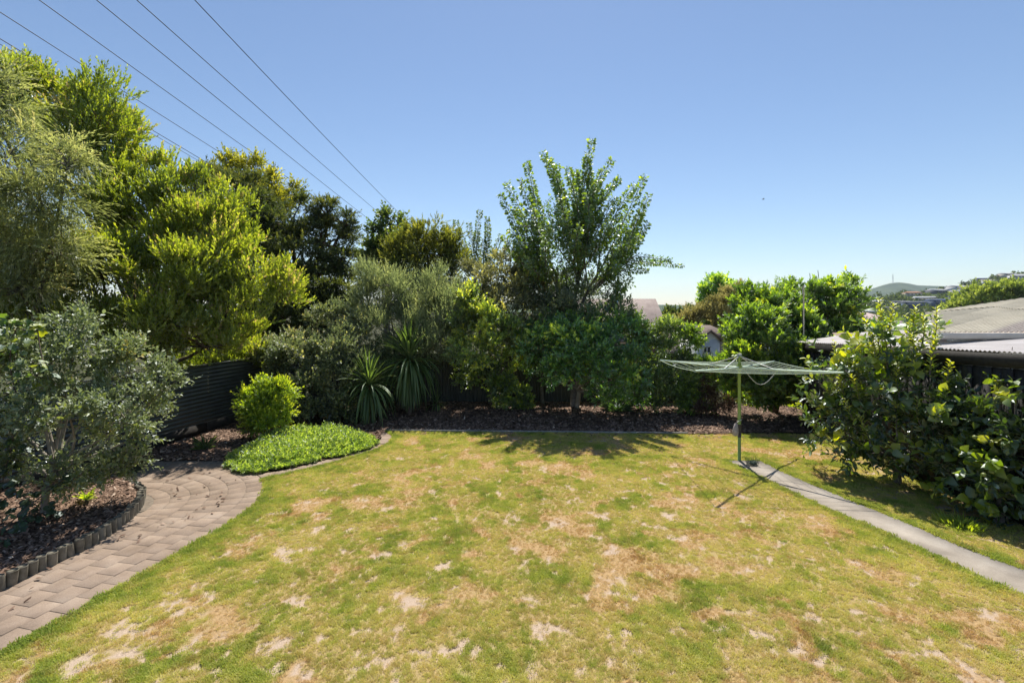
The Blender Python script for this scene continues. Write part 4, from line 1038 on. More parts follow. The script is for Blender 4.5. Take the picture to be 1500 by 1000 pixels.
def persimmon(name, label, base, lobes, shoots, seed, ntw, fruits=0):
    g = np.random.default_rng(seed); root = empty(name, base, label, 'tree')
    geo = Geo(); lv = Leaves(); subs = []
    tw = Twigs(); grow(tw, g, lobes, int(ntw*.95), up=.4, outw=.8, rnd=.3, sub=9, subr=.42, core=.05, hue=.1, subs_out=subs)
    twigs_to_leaves(lv, g, np.concatenate(tw.p), np.concatenate(tw.d), .34, 8, .165, .072, 1.15, .25, .35, .12, (.30, .2), .25)
    fork = np.array(base)+np.array([0.02, .05, .75])
    skeleton(g, base, fork, subs, .055, geo, .3, 1)
    # sunny upright shoots with yellow young leaves
    for a, b, Y, c, d in shoots:
        tip = P(a, b, Y); st = P(c, d, Y); pts = bend(st, tip, g, 6, .03); geo.tube(pts, np.linspace(.012, .004, 6), 5)
        n = max(9, int(np.linalg.norm(tip-st)*44)); t = np.linspace(.12, 1, n)
        i = np.minimum((t*5).astype(int), 4); f = t*5-i; p = pts[i]*(1-f)[:, None]+pts[i+1]*f[:, None]
        ph = np.arange(n)*2.4+g.uniform(0, 6); tan = norm(pts[i+1]-pts[i])
        side = np.stack([np.cos(ph), np.sin(ph), np.zeros(n)], -1)
        lv.add(p, side*.85+tan*.75+g.normal(0, .1, (n, 3)), tan+g.normal(0, .2, (n, 3)), .13*(1.1-.45*t)*g.uniform(.85, 1.15, n), np.full(n, .5), np.clip(.55+.5*t+g.normal(0, .1, n), 0, 1))
    geo.obj('trunk', M['bark_grey'], root, True)
    p, d, n, L, W, t = lv.cat()
    t = np.clip(t+.36*sstep(1.2, 2.3, p[:, 2])*g.random(len(t)), 0, 1)      # yellower with height: sunlit tops painted into the tint, plus young growth
    # keep everything on the garden side of the shed wall
    k = p[:, 0] < np.array([SW(y) for y in p[:, 1]])-.05 + np.where(p[:, 2] > 2.6, 5, 0)
    p, d, n, L, t = p[k], d[k], n[k], L[k], t[k]
    near = np.argsort(-L/np.hypot(p[:, 0], p[:, 1])*(1+2.0*(t > .5))*(p[:, 1] < 9.2) - .004*g.random(len(L)))
    # the 300 largest / most open leaves as objects
    # prefer leaves not buried: smallest distance to camera side
    order = near[:300]; rest = near[300:]
    off = Vector(base)
    for q in order:
        me = PL[min(6, int(t[q]*6.99))][int(g.integers(0, 3))]
        o = bpy.data.objects.new('leaf', me); col.objects.link(o); o.parent = root
        o.matrix_local = Matrix.Translation(-off) @ frame(p[q], d[q], n[q], L[q])
    lr = Leaves(); lr.add(p[rest], d[rest], n[rest], L[rest], L[rest]*.42, t[rest])
    me = lr.mesh('foliage', LM['persimmon'], T_MED); NTRI[0] += len(me.polygons)
    tag(link('foliage', me, root), kind='stuff')
    return root
pa = persimmon('persimmon_tree', 'large glossy leaved persimmon tree with yellow tips and bare lower trunk by the shed', (6.84, 8.57, 0),
    [(1300, 520, 8.6, 55, 42), (1340, 560, 8.3, 42, 36), (1245, 575, 9.0, 34, 46), (1290, 590, 8.7, 50, 50), (1365, 610, 8.0, 46, 50), (1235, 630, 9.0, 34, 40), (1330, 640, 8.1, 40, 32), (1275, 555, 8.8, 40, 36), (1215, 590, 9.3, 22, 30), (1380, 600, 7.9, 22, 30), (1262, 655, 8.9, 36, 24), (1385, 670, 7.7, 30, 30), (1215, 560, 9.2, 24, 40), (1225, 655, 9.2, 26, 20), (1300, 660, 8.6, 50, 20), (1350, 685, 8.1, 30, 20), (1400, 655, 7.7, 30, 36), (1205, 620, 9.4, 20, 24)],
    [(1310, 445, 8.5, 1305, 510), (1292, 458, 8.6, 1290, 520), (1341, 450, 8.4, 1330, 515), (1352, 462, 8.3, 1345, 520), (1326, 462, 8.7, 1320, 520), (1372, 452, 8.1, 1362, 520), (1268, 470, 8.7, 1275, 530), (1278, 490, 8.5, 1285, 540),
     (1240, 512, 9.0, 1252, 570), (1225, 525, 9.1, 1240, 580), (1214, 545, 9.0, 1236, 590), (1250, 530, 8.7, 1262, 590), (1368, 494, 8.0, 1362, 550), (1210, 566, 9.1, 1232, 610), (1316, 535, 8.2, 1318, 585), (1335, 490, 8.2, 1335, 550), (1300, 480, 8.4, 1300, 540),
     (1238, 585, 8.6, 1252, 620), (1378, 590, 7.7, 1372, 625), (1290, 700, 8.4, 1310, 690), (1312, 592, 8.0, 1314, 640), (1230, 600, 8.8, 1245, 640), (1345, 585, 7.8, 1350, 625), (1205, 590, 9.1, 1225, 625), (1222, 500, 9.1, 1240, 560), (1258, 500, 8.8, 1262, 560), (1248, 550, 8.6, 1262, 600), (1392, 530, 7.7, 1385, 580), (1260, 610, 8.4, 1275, 650), (1230, 545, 8.9, 1245, 600), (1288, 440, 8.7, 1292, 500)],
    70, 480)
pb = persimmon('persimmon_tree', 'shorter persimmon at the right edge with one tall yellow green shoot', (7.0, 6.95, 0),
    [(1420, 650, 7.5, 36, 36), (1465, 620, 7.2, 34, 34), (1405, 690, 7.5, 30, 30), (1460, 690, 7.1, 40, 40), (1500, 665, 6.9, 34, 50), (1470, 730, 7.0, 32, 26), (1432, 615, 7.5, 24, 22), (1482, 605, 7.2, 24, 36), (1500, 600, 7.0, 20, 40), (1430, 715, 7.3, 34, 28), (1480, 745, 6.9, 34, 22)],
    [(1483, 508, 7.2, 1478, 570), (1474, 545, 7.2, 1470, 600), (1492, 560, 7.0, 1488, 610), (1462, 560, 7.2, 1464, 600), (1500, 590, 6.9, 1495, 640), (1382, 640, 7.6, 1395, 672)],
    71, 340)
# green fruit
fm = surf('green_fruit', [(.3, (.16, .20, .05)), (.7, (.24, .27, .08))], 20, .4, 0)
for (px, py, Y) in ((1441, 695, 6.75), (1453, 691, 6.75), (1428, 640, 6.95)):
    g = Geo(); c = P(px, py, Y); u = np.linspace(0, np.pi, 8)
    g.tube([(c[0], c[1], c[2]+.028*math.cos(a)) for a in u], [max(.001, .032*math.sin(a)) for a in u], 10)
    g.obj('fruit', fm, pb, True)

# ------------------------------------------------------------------ cordylines
def blade_mesh(tint, reach, sag, w, n=7):
    t = np.linspace(0, 1, n); V = []; Fq = []
    ww = w*np.array([.5, .9, 1, .95, .8, .5, .04])
    for i in range(n):
        y = reach*t[i]*(1-.25*sag*t[i]**2); z = .45*reach*t[i]*(1-sag)-sag*reach*.9*t[i]**2.2
        V += [(-ww[i]/2, y, z+ww[i]*.2), (0, y, z), (ww[i]/2, y, z+ww[i]*.2)]
    for i in range(n-1):
        a = 3*i; Fq += [[a, a+1, a+4, a+3], [a+1, a+2, a+5, a+4]]
    return mk_mesh('leaf', V, [np.array(Fq)], LM['cordyline'], True, {'tint': np.full(len(V), tint)})
BL = [[blade_mesh(t, 1.0, s_, .046) for t in (.15, .4, .6, .8, .97)] for s_ in (0.0, .15, .35, .6, .85, 1.05)]
def cordyline(px, pby, Y, htop, L, nblades, seed, label, stem_h):
    g = np.random.default_rng(seed); b = np.array([(px-HX)/F*Y, Y, 0.0])
    root = empty('cabbage_palm', b, label, 'palm')
    Geo().tube(bend(b, b+[0, 0, stem_h], g, 5, .02), np.linspace(.07, .045, 5), 9).obj('trunk', M['bark_brown'], root, True)
    for i in range(nblades):
        u = i/nblades                        # 0 lowest, 1 topmost
        el = (R(-84 + 34*u/.4) if u < .4 else R(-50+138*((u-.4)/.6)**.8)) + g.normal(0, .08)
        sag = .15 if u < .4 else float(np.clip(.95-(u-.4)*1.45, 0, 1))
        bi = int(np.clip(round(sag*5), 0, 5)); az = i*2.39996+g.normal(0, .15)
        ti = int(np.clip(g.normal(1.6+(.8 if u < .2 else 0), 1.0), 0, 4))
        me = BL[bi][ti]
        o = bpy.data.objects.new('leaf', me); col.objects.link(o); o.parent = root
        sc = L*g.uniform(.85, 1.1)*(1 if u < .85 else .9)
        z = stem_h*(.9+.12*u)
        pitch = el if u < .4 else max(el, R(0))
        o.matrix_local = Matrix.Translation((0, 0, z)) @ Matrix.Rotation(az, 4, 'Z') @ Matrix.Rotation(pitch-(math.atan(.45*(1-sag)) if True else 0), 4, 'X') @ Matrix.Scale(sc, 4)
cordyline(600, 608, 14.0, 0, 1.28, 330, 81, 'taller spiky cabbage palm with a skirt of hanging blades, front of grey shrub', 1.62)
cordyline(541, 622, 13.0, 0, 1.02, 210, 82, 'smaller spiky cabbage palm left of the taller one', 1.05)
cordyline(640, 598, 14.6, 0, .55, 60, 83, 'smallest spiky plant low on the right of both cabbage palms', .25)

# vine leaves at the left edge
def vine_leaf(tint):
    a = np.array([0, .6, 1.1, 1.5, 2.1, 2.6, math.pi, 3.68, 4.18, 4.78, 5.18, 5.68]); r = np.array([.15, .75, .55, .9, .6, .85, 1.0, .85, .6, .9, .55, .75])
    V = [(0, .1, 0)]+[(-math.sin(q)*w*.6, .55-math.cos(q)*w*.6, -.12*w*w) for q, w in zip(a, r)]
    Ft = [[0, 1+(i+1) % 12, 1+i] for i in range(12)]
    return mk_mesh('leaf', V, [np.array(Ft)], LM['vine'], False, {'tint': np.full(13, tint)})
VL = [vine_leaf(t) for t in (.1, .35, .55, .8, 1.0)]
def vine(name, label, base, spots, seed):
    g = np.random.default_rng(seed); root = empty(name, base, label, 'climber'); off = Vector(base)
    pts = [np.array(base)]
    for (px, py, Y, r, n, bright) in spots:
        c = P(px, py, Y); pts.append(c)
        for _ in range(n):
            p = c+rsph(g, 1)[0]*np.array([r, r, r])*g.random()**.4
            d = rsph(g, 1)[0]+np.array([.1, -.6, -.3]); nn = np.array([.1, -.5, 1.0])+g.normal(0, .35, 3)
            k = int(np.clip(g.normal(bright, .9), 0, 4))
            o = bpy.data.objects.new('leaf', VL[k]); col.objects.link(o); o.parent = root
            o.matrix_local = Matrix.Translation(-off) @ frame(p, d, nn, g.uniform(.09, .15))
    gg = Geo()
    for a, b in zip(pts[:-1], pts[1:]): gg.tube(bend(a, b, g, 5, .06), .008, 5)
    gg.obj('stem', M['bark_brown'], root, True)
vine('grape_vine', 'broad leaved vine with yellow green leaves climbing at the left edge', (-7.35, 6.9, .1),
     [(8, 690, 6.95, .25, 22, .4), (20, 640, 7.0, .3, 30, .5), (25, 580, 6.9, .25, 22, 1.2), (15, 520, 6.8, .22, 24, 1.8), (25, 480, 6.8, .2, 26, 2.6), (55, 480, 6.8, .1, 8, 3.6), (65, 535, 6.7, .12, 7, 3.4), (40, 560, 6.7, .2, 10, 3)], 91)
vine('shade_vine', 'low dark broad leaves over bark by the fence foot, lower left', (-7.3, 6.5, .1),
     [(20, 720, 6.6, .25, 22, .6), (60, 745, 6.7, .2, 14, .8), (10, 770, 6.1, .2, 16, .4), (95, 700, 7.0, .2, 14, .7)], 92)

# small fleshy plant in bed, grass tuft, ferns, ground cover ------------------------------------------------------
def rosette(name, label, cat, pos, n, L, W, seed, mat, spread=.1, up=.7, part='foliage', tmpl=T_MED, tint=.6):
    g = np.random.default_rng(seed); lv = Leaves(); az = g.uniform(0, 6.28, n)
    d = np.stack([np.cos(az), np.sin(az), g.uniform(.3, 1.6, n)*up], -1); p = np.array(pos)+np.stack([np.cos(az), np.sin(az), 0*az], -1)*(g.random(n)*spread)[:, None]
    lv.add(p, d, np.tile([0, 0, 1.], (n, 1))+g.normal(0, .2, (n, 3)), L*g.uniform(.6, 1.2, n), np.full(n, W), np.clip(g.normal(tint, .2, n), 0, 1))
    root = empty(name, pos, label, cat); link(part, lv.mesh(part, mat, tmpl), root)
    Geo().tube([np.array(pos)+[0, 0, -.03], np.array(pos)+[0, 0, .05]], .02, 6).obj('stem', M['bark_brown'], root)
q = G(126, 735, .1); rosette('small_seedling', 'small yellow green seedling in the bark between feijoa and log edging', 'plant', (q[0], q[1], .12), 22, .2, .035, 93, LM['lime'], .03, 1.4)
q = G(1405, 770); rosette('grass_tuft', 'bright tuft of long grass in bare ground near the right persimmon', 'grass tuft', (q[0], q[1], .0), 240, .14, .012, 94, LM['lime'], .26, 1.6, tmpl=T_SMALL)
q = G(905, 603); rosette('dark_fern', 'low dark fern in the bark bed right of the camellia trunk', 'fern', (q[0], q[1], .02), 120, .42, .06, 95, LM['fern'], .22, .7)
q = G(300, 660); rosette('dry_grass_tuft', 'thin strappy grass clump in leaf litter at top of paved path', 'grass tuft', (q[0], q[1], .0), 60, .34, .012, 96, LM['cordyline'], .06, 1.5)
COVER = [tuple(G(a, b)) for a, b in ((338, 684), (345, 668), (372, 652), (400, 642), (430, 634), (470, 632), (520, 636), (545, 648), (548, 656), (505, 668), (460, 677), (420, 686), (390, 692), (362, 696))]
def ground_cover():
    g = np.random.default_rng(97); poly = np.array(COVER); n = 9000
    x = g.uniform(poly[:, 0].min(), poly[:, 0].max(), n); y = g.uniform(poly[:, 1].min(), poly[:, 1].max(), n)
    dl_ = dist_to_line(x, y, COVER+[COVER[0]]); k = in_poly(x, y, poly) | (dl_ < .16*fbm(x, y, 6, 8)); x, y, dl_ = x[k], y[k], dl_[k]
    h = .05+.20*np.clip(dl_/.4, 0, 1)*(.25+1.4*fbm(x, y, 4.5, 5)**1.3)
    lv = Leaves(); n = len(x)
    for r in range(3):
        pass
    nl = 7; p = np.stack([x, y, h*0+.02], -1); d = np.stack([g.normal(0, .5, n), g.normal(0, .5, n)-.05, np.ones(n)], -1)
    tl = h[:, None]
    twigs_to_leaves(lv, g, p, d, .0+h*1.1, nl, .08, .042, 1.15, 0, .6, .35, (.45, .4), .3, .03)
    me = lv.mesh('ground_cover', LM['cover'], T_SMALL); NTRI[0] += len(me.polygons)
    o = link('ground_cover', me); tag(o, 'thick mat of pale green leafy ground cover inside the curved stone strip', 'ground cover', kind='stuff')
ground_cover()

# ------------------------------------------------------------------ grass on the lawn (instanced tufts)
def grass():
    m, nt, out = new_mat('grass_blades')
    ti = attr(nt, 'tone', 'INSTANCER'); dr = attr(nt, 'dryness', 'INSTANCER')
    gcol = ramp(nt, ti, [(0, (.26, .34, .075)), (.45, (.44, .48, .11)), (1, (.65, .60, .22))])
    dcol = ramp(nt, ti, [(0, (.46, .28, .14)), (.5, (.58, .40, .23)), (1, (.68, .53, .35))])
    c = mixc(nt, dr, gcol, dcol)
    d = nt.nodes.new('ShaderNodeBsdfDiffuse'); t = nt.nodes.new('ShaderNodeBsdfTranslucent')
    nt.links.new(c, d.inputs[0]); nt.links.new(mixc(nt, 1., c, (1.3, 1.3, .6), 'MULTIPLY'), t.inputs[0])
    x = nt.nodes.new('ShaderNodeMixShader'); x.inputs[0].default_value = .4
    nt.links.new(d.outputs[0], x.inputs[1]); nt.links.new(t.outputs[0], x.inputs[2]); nt.links.new(x.outputs[0], out.inputs[0])
    protos = []
    for v in range(3):
        g = np.random.default_rng(500+v); n = 22
        a = g.uniform(0, 6.28, n); r = .04*g.random(n)**.5
        b = np.stack([np.cos(a)*r, np.sin(a)*r, np.zeros(n)], -1)
        az = g.uniform(0, 6.28, n); le = g.uniform(.35, 1.1, n); h = g.uniform(.6, 1.1, n)*.026
        tipv = b+np.stack([np.cos(az)*le*h, np.sin(az)*le*h, h], -1); mid = b+(tipv-b)*.5+np.stack([0*h, 0*h, h*.14], -1)
        w = np.stack([-np.sin(az), np.cos(az), 0*az], -1)*.0032
        V = np.stack([b-w, b+w, mid+w*.8, mid-w*.8, tipv], 1).reshape(-1, 3); k = 5*np.arange(n)[:, None]
        me = mk_mesh('grass_tuft', V, [k+np.array([[0, 1, 2, 3]]), k+np.array([[3, 2, 4]])], m)
        protos.append(me)
    g = np.random.default_rng(55); N = 150000
    # denser near the camera
    y = 3.2+(12.2-3.2)*g.random(N)**1.15; x = g.uniform(-5.2, 7.35, N)
    vis = (np.abs(x)/y < 1.15)
    k = vis & in_poly(x, y, LAWN) & ~in_poly(x, y, CPATH); x, y = x[k], y[k]
    bare, dry, lush, ef = lawn_fields(x, y)
    wall = sstep(6.3, 7.1, x + .5*(fbm(x, y, 2, 33)-.5))
    pk = (1-bare*.93)*(1-.45*dry)*(1-.55*wall)
    k = g.random(len(x)) < pk; x, y, bare, dry, lush, ef = [q[k] for q in (x, y, bare, dry, lush, ef)]
    n = len(x)
    z = .006+.014*fbm(x, y, 1.2, 60)+.006
    sc = (.55+.35*lush+.7*ef*g.random(n)-.22*dry)*g.uniform(.7, 1.25, n)
    dryness = np.clip(dry*.95+(1-lush)*.30+g.normal(0, .14, n)+bare*.3+.9*(fbm(x, y, 11, 305, 3)-.5), 0, 1)
    tone = np.clip(g.normal(.45, .16, n)+(1-lush)*.3-.2*(ef > .4)+1.3*(fbm(x, y, 5, 301, 4, .7)-.5)+.8*(fbm(x, y, 1.7, 302)-.5), 0, 1)
    me = bpy.data.meshes.new('grass'); me.vertices.add(n)
    me.vertices.foreach_set('co', np.stack([x, y, z], -1).astype(np.float32).ravel())
    for nm, a in (('tone', tone), ('dryness', dryness), ('size', sc), ('turn', g.uniform(0, 6.28, n)), ('pick', g.integers(0, 3, n).astype(float))):
        me.attributes.new(nm, 'FLOAT', 'POINT').data.foreach_set('value', a.astype(np.float32))
    me.update()
    me.materials.append(m)
    o = link('grass', me); tag(o, 'patchy green and straw coloured grass blades over the lawn', 'grass', kind='stuff')
    scatter(o, protos, (None, None, 'turn'))
    print('grass tufts', n)
grass()

# ------------------------------------------------------------------ rotary clothesline
cl = empty('rotary_clothesline', (4.61, 9.8, 0), 'green rotary clothesline on a single pole at the end of concrete path', 'clothesline')
cx_, cy_ = 4.61, 9.8
Geo().tube([(cx_, cy_, 0), (cx_, cy_, 1.0), (cx_, cy_, 2.0)], .032, 14).obj('pole', M['green_paint'], cl, True)
Geo().tube([(cx_, cy_, .50), (cx_, cy_, .76)], .036, 14).obj('band', M['band'], cl, True)
Geo().tube([(cx_, cy_, 1.78), (cx_, cy_, 2.17)], .025, 12).obj('mast_head', M['green_paint'], cl, True)
Geo().tube([(cx_, cy_, 1.86), (cx_, cy_, 1.95)], .055, 12).obj('hub', M['green_paint'], cl, True)
Geo().tube([(cx_, cy_, 2.15), (cx_, cy_, 2.19)], .045, 12).obj('cap', M['pale_metal'], cl, True)
ARM = 1.8; tips = []
for k, (dx, dy, zt) in enumerate(((.75, .66, 1.90), (-.66, .75, 1.91), (-.75, -.66, 1.99), (.66, -.75, 1.98))):
    nn_ = math.hypot(dx, dy); e = np.array([cx_+dx/nn_*ARM, cy_+dy/nn_*ARM, zt]); tips.append(e); h = np.array([cx_, cy_, 1.91])
    Geo().tube([h, h+(e-h)*.5-[0, 0, .015], e], .021, 8).obj('arm', M['line_green'], cl, True)
    mdp = h+(e-h)*.36
    Geo().tube([(cx_, cy_, 2.14), mdp], .011, 6).obj('strut', M['pale_metal'], cl, True)
for r in range(7):
    fr_ = 1-.125*r
    g = Geo()
    for k in range(4):
        a = np.array([cx_, cy_, 1.91])+(tips[k]-[cx_, cy_, 1.91])*fr_; b = np.array([cx_, cy_, 1.91])+(tips[(k+1) % 4]-[cx_, cy_, 1.91])*fr_
        t = np.linspace(0, 1, 7)[:, None]; pp = a+(b-a)*t; pp[:, 2] -= (np.sin(t*np.pi)*.035*fr_)[:, 0]+0
        g.tube(pp, .0034 if r else .0065, 5)
    g.obj('clothes_wire', M['line_green'], cl, True)
t = np.linspace(0, 1, 9); g = Geo()
g.tube(np.stack([cx_+.03+.55*t, cy_-.2-.1*t, 1.86-.26*np.sin(t*np.pi)**1.0], -1), .007, 6); g.obj('winder_cord', M['pale_metal'], cl, True)
g = Geo(); g.tube([(cx_+.03, cy_-.03, .86), (cx_-.09, cy_-.09, .82)], .008, 6); g.obj('handle', M['pale_metal'], cl)
# peg bag on the pole
g = Geo(); bx_, by_ = cx_-.085, cy_-.05
pr = [(.80, .012), (.78, .03), (.70, .05), (.62, .062), (.56, .055), (.535, .02)]
g.tube([(bx_+(.8-z)*-.10, by_, z) for z, r_ in pr], [r_ for z, r_ in pr], 10)
tag(g.obj('peg_bag', M['cloth'], None, True), 'small grey cloth peg bag hanging on the clothesline pole', 'peg bag')
# wire peg basket on the path
pbk = empty('peg_basket', (4.72, 9.5, .026), 'small dark wire peg basket on the path beside the pole foot', 'basket')
bc = np.array([4.72, 9.5]); g = Geo()
def brect(w, d_, z, ox=0): return [(bc[0]-w+ox, bc[1]-d_, z), (bc[0]+w+ox, bc[1]-d_, z), (bc[0]+w+ox, bc[1]+d_, z), (bc[0]-w+ox, bc[1]+d_, z), (bc[0]-w+ox, bc[1]-d_, z)]
for w, d_, z in ((.085, .06, .035), (.095, .07, .09), (.105, .08, .15)):
    q = brect(w, d_, z)
    for a, b in zip(q[:-1], q[1:]): g.tube([a, b], .0035, 5)
lo = brect(.085, .06, .035); hi = brect(.105, .08, .15)
for i in range(4):
    for t in (0, .2, .4, .6, .8):
        a = np.array(lo[i])+(np.array(lo[i+1])-lo[i])*t; b = np.array(hi[i])+(np.array(hi[i+1])-hi[i])*t
        if t == 0: b = b+(b-a)*.35
        g.tube([a, b], .003, 4)
g.obj('wire_frame', M['wire_dark'], pbk)
rg = np.random.default_rng(3); g = Geo()
for i in range(60):
    c = np.array([bc[0]+rg.uniform(-.07, .07), bc[1]+rg.uniform(-.045, .045), .045+rg.uniform(0, .06)])
    d_ = norm(rg.normal(size=3))*.035; g.tube([c-d_, c+d_], .006, 4)
tag(g.obj('pegs', M['pegs'], pbk), kind='stuff')

# ------------------------------------------------------------------ power lines
def wire(name, label, X, h0, sag, ys=(-12, 92), r=.018, group='power wires', slope=-.03):
    yy = np.linspace(ys[0], ys[1], 60); u = (yy-18.3)
    z = h0 + slope*u + sag*u*u
    g = Geo(); g.tube(np.stack([np.full(60, X), yy, z], -1), r, 5)
    o = g.obj(name, M['cable'], None, True); tag(o, label, 'power wire', group)
def fit(p1, p2, z1, lab, r=.018):
    # pass through pixel p1 at height z1 and pixel p2; X constant
    (a, b), (c, d) = p1, p2
    Y1 = (z1-CAM_H)*F/(HY-b); X = (a-HX)/F*Y1; Y2 = X*F/(c-HX); z2 = CAM_H+(HY-d)/F*Y2
    sag = .00028; u1 = Y1-18.3; u2 = Y2-18.3
    sl = ((z2-z1)-sag*(u2*u2-u1*u1))/(u2-u1); h0 = z1-sl*u1-sag*u1*u1
    wire('power_wire', lab, X, h0, sag, r=r, slope=sl); return X, h0+sl*(92-18.3)+sag*(92-18.3)**2
ends = [fit((285, 0), (597, 324.5), 14.8, 'power wire furthest from the trees, ending above the olive dome tree'),
        fit((200, 0), (561, 317), 14.8, 'second power wire down from the open sky side'),
        fit((141, 0), (544.5, 324.5), 14.8, 'third power wire, middle of the five upper wires'),
        fit((57, 0), (534, 338), 14.8, 'fourth power wire, crossing the tip of the dark layered tree'),
        fit((0, 18), (339, 234), 14.8, 'fifth power wire, meeting the yellow topped tree'),
        fit((0, 57), (306, 240), 13.6, 'upper of the two close power wires low on the left'),
        fit((12, 72), (300, 241), 13.3, 'lower of the two close power wires low on the left', .013)]
pole = empty('power_pole', (ends[2][0], 92, gz(0, 92)), 'distant power pole carrying the wires beyond the trees', 'power pole')
Geo().tube([(ends[2][0], 92.2, gz(0, 92)), (ends[2][0], 92.2, ends[2][1]+.3)], [.22, .16], 10).obj('pole', M['bark_grey'], pole)
Geo().box(((ends[0][0]+ends[6][0])/2, 92.1, ends[2][1]-.12), (abs(ends[0][0]-ends[6][0])+.6, .14, .16)).obj('crossarm', M['bark_grey'], pole)

# ------------------------------------------------------------------ buildings beyond
def gable_house(name, label, x0, x1, y0, y1, zb, ze, zr, wall, roof, axis='x', wins=(), over=.4):
    root = empty(name, ((x0+x1)/2, (y0+y1)/2, zb), label, 'house')
    Geo().box(((x0+x1)/2, (y0+y1)/2, (zb+ze)/2), (x1-x0, y1-y0, ze-zb)).obj('wall', wall, root)
    g = Geo(); o = over
    if axis == 'x':
        ym = (y0+y1)/2; k = (zr-ze)/((y1-y0)/2); zl = ze-k*o
        pr = [(y0-o, zl), (ym, zr), (y1+o, zl), (y1+o, zl-.12), (ym, zr-.12), (y0-o, zl-.12)]
        V = [(x0-o, a, b+.13) for a, b in pr]+[(x1+o, a, b+.13) for a, b in pr]
    else:
        xm = (x0+x1)/2; k = (zr-ze)/((x1-x0)/2); zl = ze-k*o
        pr = [(x0-o, zl), (xm, zr), (x1+o, zl), (x1+o, zl-.12), (xm, zr-.12), (x0-o, zl-.12)]
        V = [(a, y0-o, b+.13) for a, b in pr]+[(a, y1+o, b+.13) for a, b in pr]
    g.add(V, [[0, 1, 7, 6], [1, 2, 8, 7], [2, 3, 9, 8], [3, 4, 10, 9], [4, 5, 11, 10], [5, 0, 6, 11], [0, 5, 4, 1], [1, 4, 3, 2], [6, 7, 10, 11], [7, 8, 9, 10]])
    rf = g.obj('roof', roof, root)
    # gable infill
    g = Geo()
    if axis == 'x': V = [(x0+.01, y0, ze), (x0+.01, y1, ze), (x0+.01, (y0+y1)/2, zr), (x1-.01, y0, ze), (x1-.01, y1, ze), (x1-.01, (y0+y1)/2, zr)]
    else: V = [(x0, y0+.01, ze), (x1, y0+.01, ze), ((x0+x1)/2, y0+.01, zr), (x0, y1-.01, ze), (x1, y1-.01, ze), ((x0+x1)/2, y1-.01, zr)]
    g.add(V, [[0, 1, 2], [3, 5, 4]]); g.obj('gable', wall, root)
    for (wx, wz, ww, wh) in wins:      # windows on the front wall
        fr = Geo()
        for cx0, cz0, dx, dz in ((wx, wz+wh/2, ww+.12, .06), (wx, wz-wh/2, ww+.12, .06), (wx-ww/2, wz, .06, wh), (wx+ww/2, wz, .06, wh), (wx, wz, .04, wh)):
            fr.box((cx0, y0-.03, cz0), (dx, .08, dz))
        wf = fr.obj('window', M['frame_white'], root)
        Geo().box((wx, y0-.012, wz), (ww-.06, .02, wh-.06)).obj('pane', M['glass'], wf)
    return root
c = P(1038, 500, 24)
gable_house('white_outbuilding', 'small white boarded gable with a two pane window behind the clothesline', c[0]-.38, c[0]+.55, 24, 27, gz(9, 24), 1.55, 1.95, M['white_wall'], M['roof_brown'], 'y',
            [(c[0]-.1, P(0, 512, 24)[2], .36, .32)], over=.12)
gable_house('brown_roofed_house', 'house with brown tiled roof edge beyond the white gable', P(1008, 0, 27)[0], P(1066, 0, 27)[0], 27.3, 33, gz(9, 28), 1.55, 1.95, M['brick_wall'], M['roof_brown'], 'x', [], .3)
gable_house('steep_roofed_house', 'house with steep weathered tile roof rising behind the back shrubs', 4.6, 10.0, 31.5, 38.5, gz(8, 34), 1.2, 3.68, M['brick_wall'], M['roof_pinkgrey'], 'x', [], .4)
gable_house('pink_roofed_house', 'low house with pale pink roof between bushy tree and persimmon', P(1228, 0, 34)[0], P(1330, 0, 34)[0], 34, 44, gz(24, 34), 1.9, 2.75, M['white_wall'], M['roof_pink'], 'x', [], .4)
gable_house('grey_roofed_house', 'low house with pale grey roof in front of the pink roofed one', P(1240, 0, 24)[0], P(1340, 0, 24)[0], 24, 30, gz(17, 24), 1.75, 2.15, M['white_wall'], M['tin_pale'], 'x', [], .3)
# tv antenna
an = empty('tv_antenna', (P(1177, 0, 13.0)[0], 13.0, 0), 'thin pale television antenna mast beside the far end of the shed', 'antenna')
ax_ = P(1177, 0, 13.0)[0]
Geo().tube([(ax_, 13.0, 0), (ax_, 13.0, P(0, 418, 13)[2])], .02, 8).obj('mast', M['pale_metal'], an)
zt = P(0, 424, 13)[2]
Geo().tube([(ax_-.12, 12.85, zt), (ax_+.12, 13.25, zt)], .009, 5).obj('boom', M['pale_metal'], an)
for k in range(7):
    t = k/6; q = np.array([ax_-.12+.24*t, 12.85+.4*t, zt]); w = .05+.06*t
    Geo().tube([q+[0, 0, -w], q+[0, 0, w]], .005, 4).obj('element', M['pale_metal'], an)

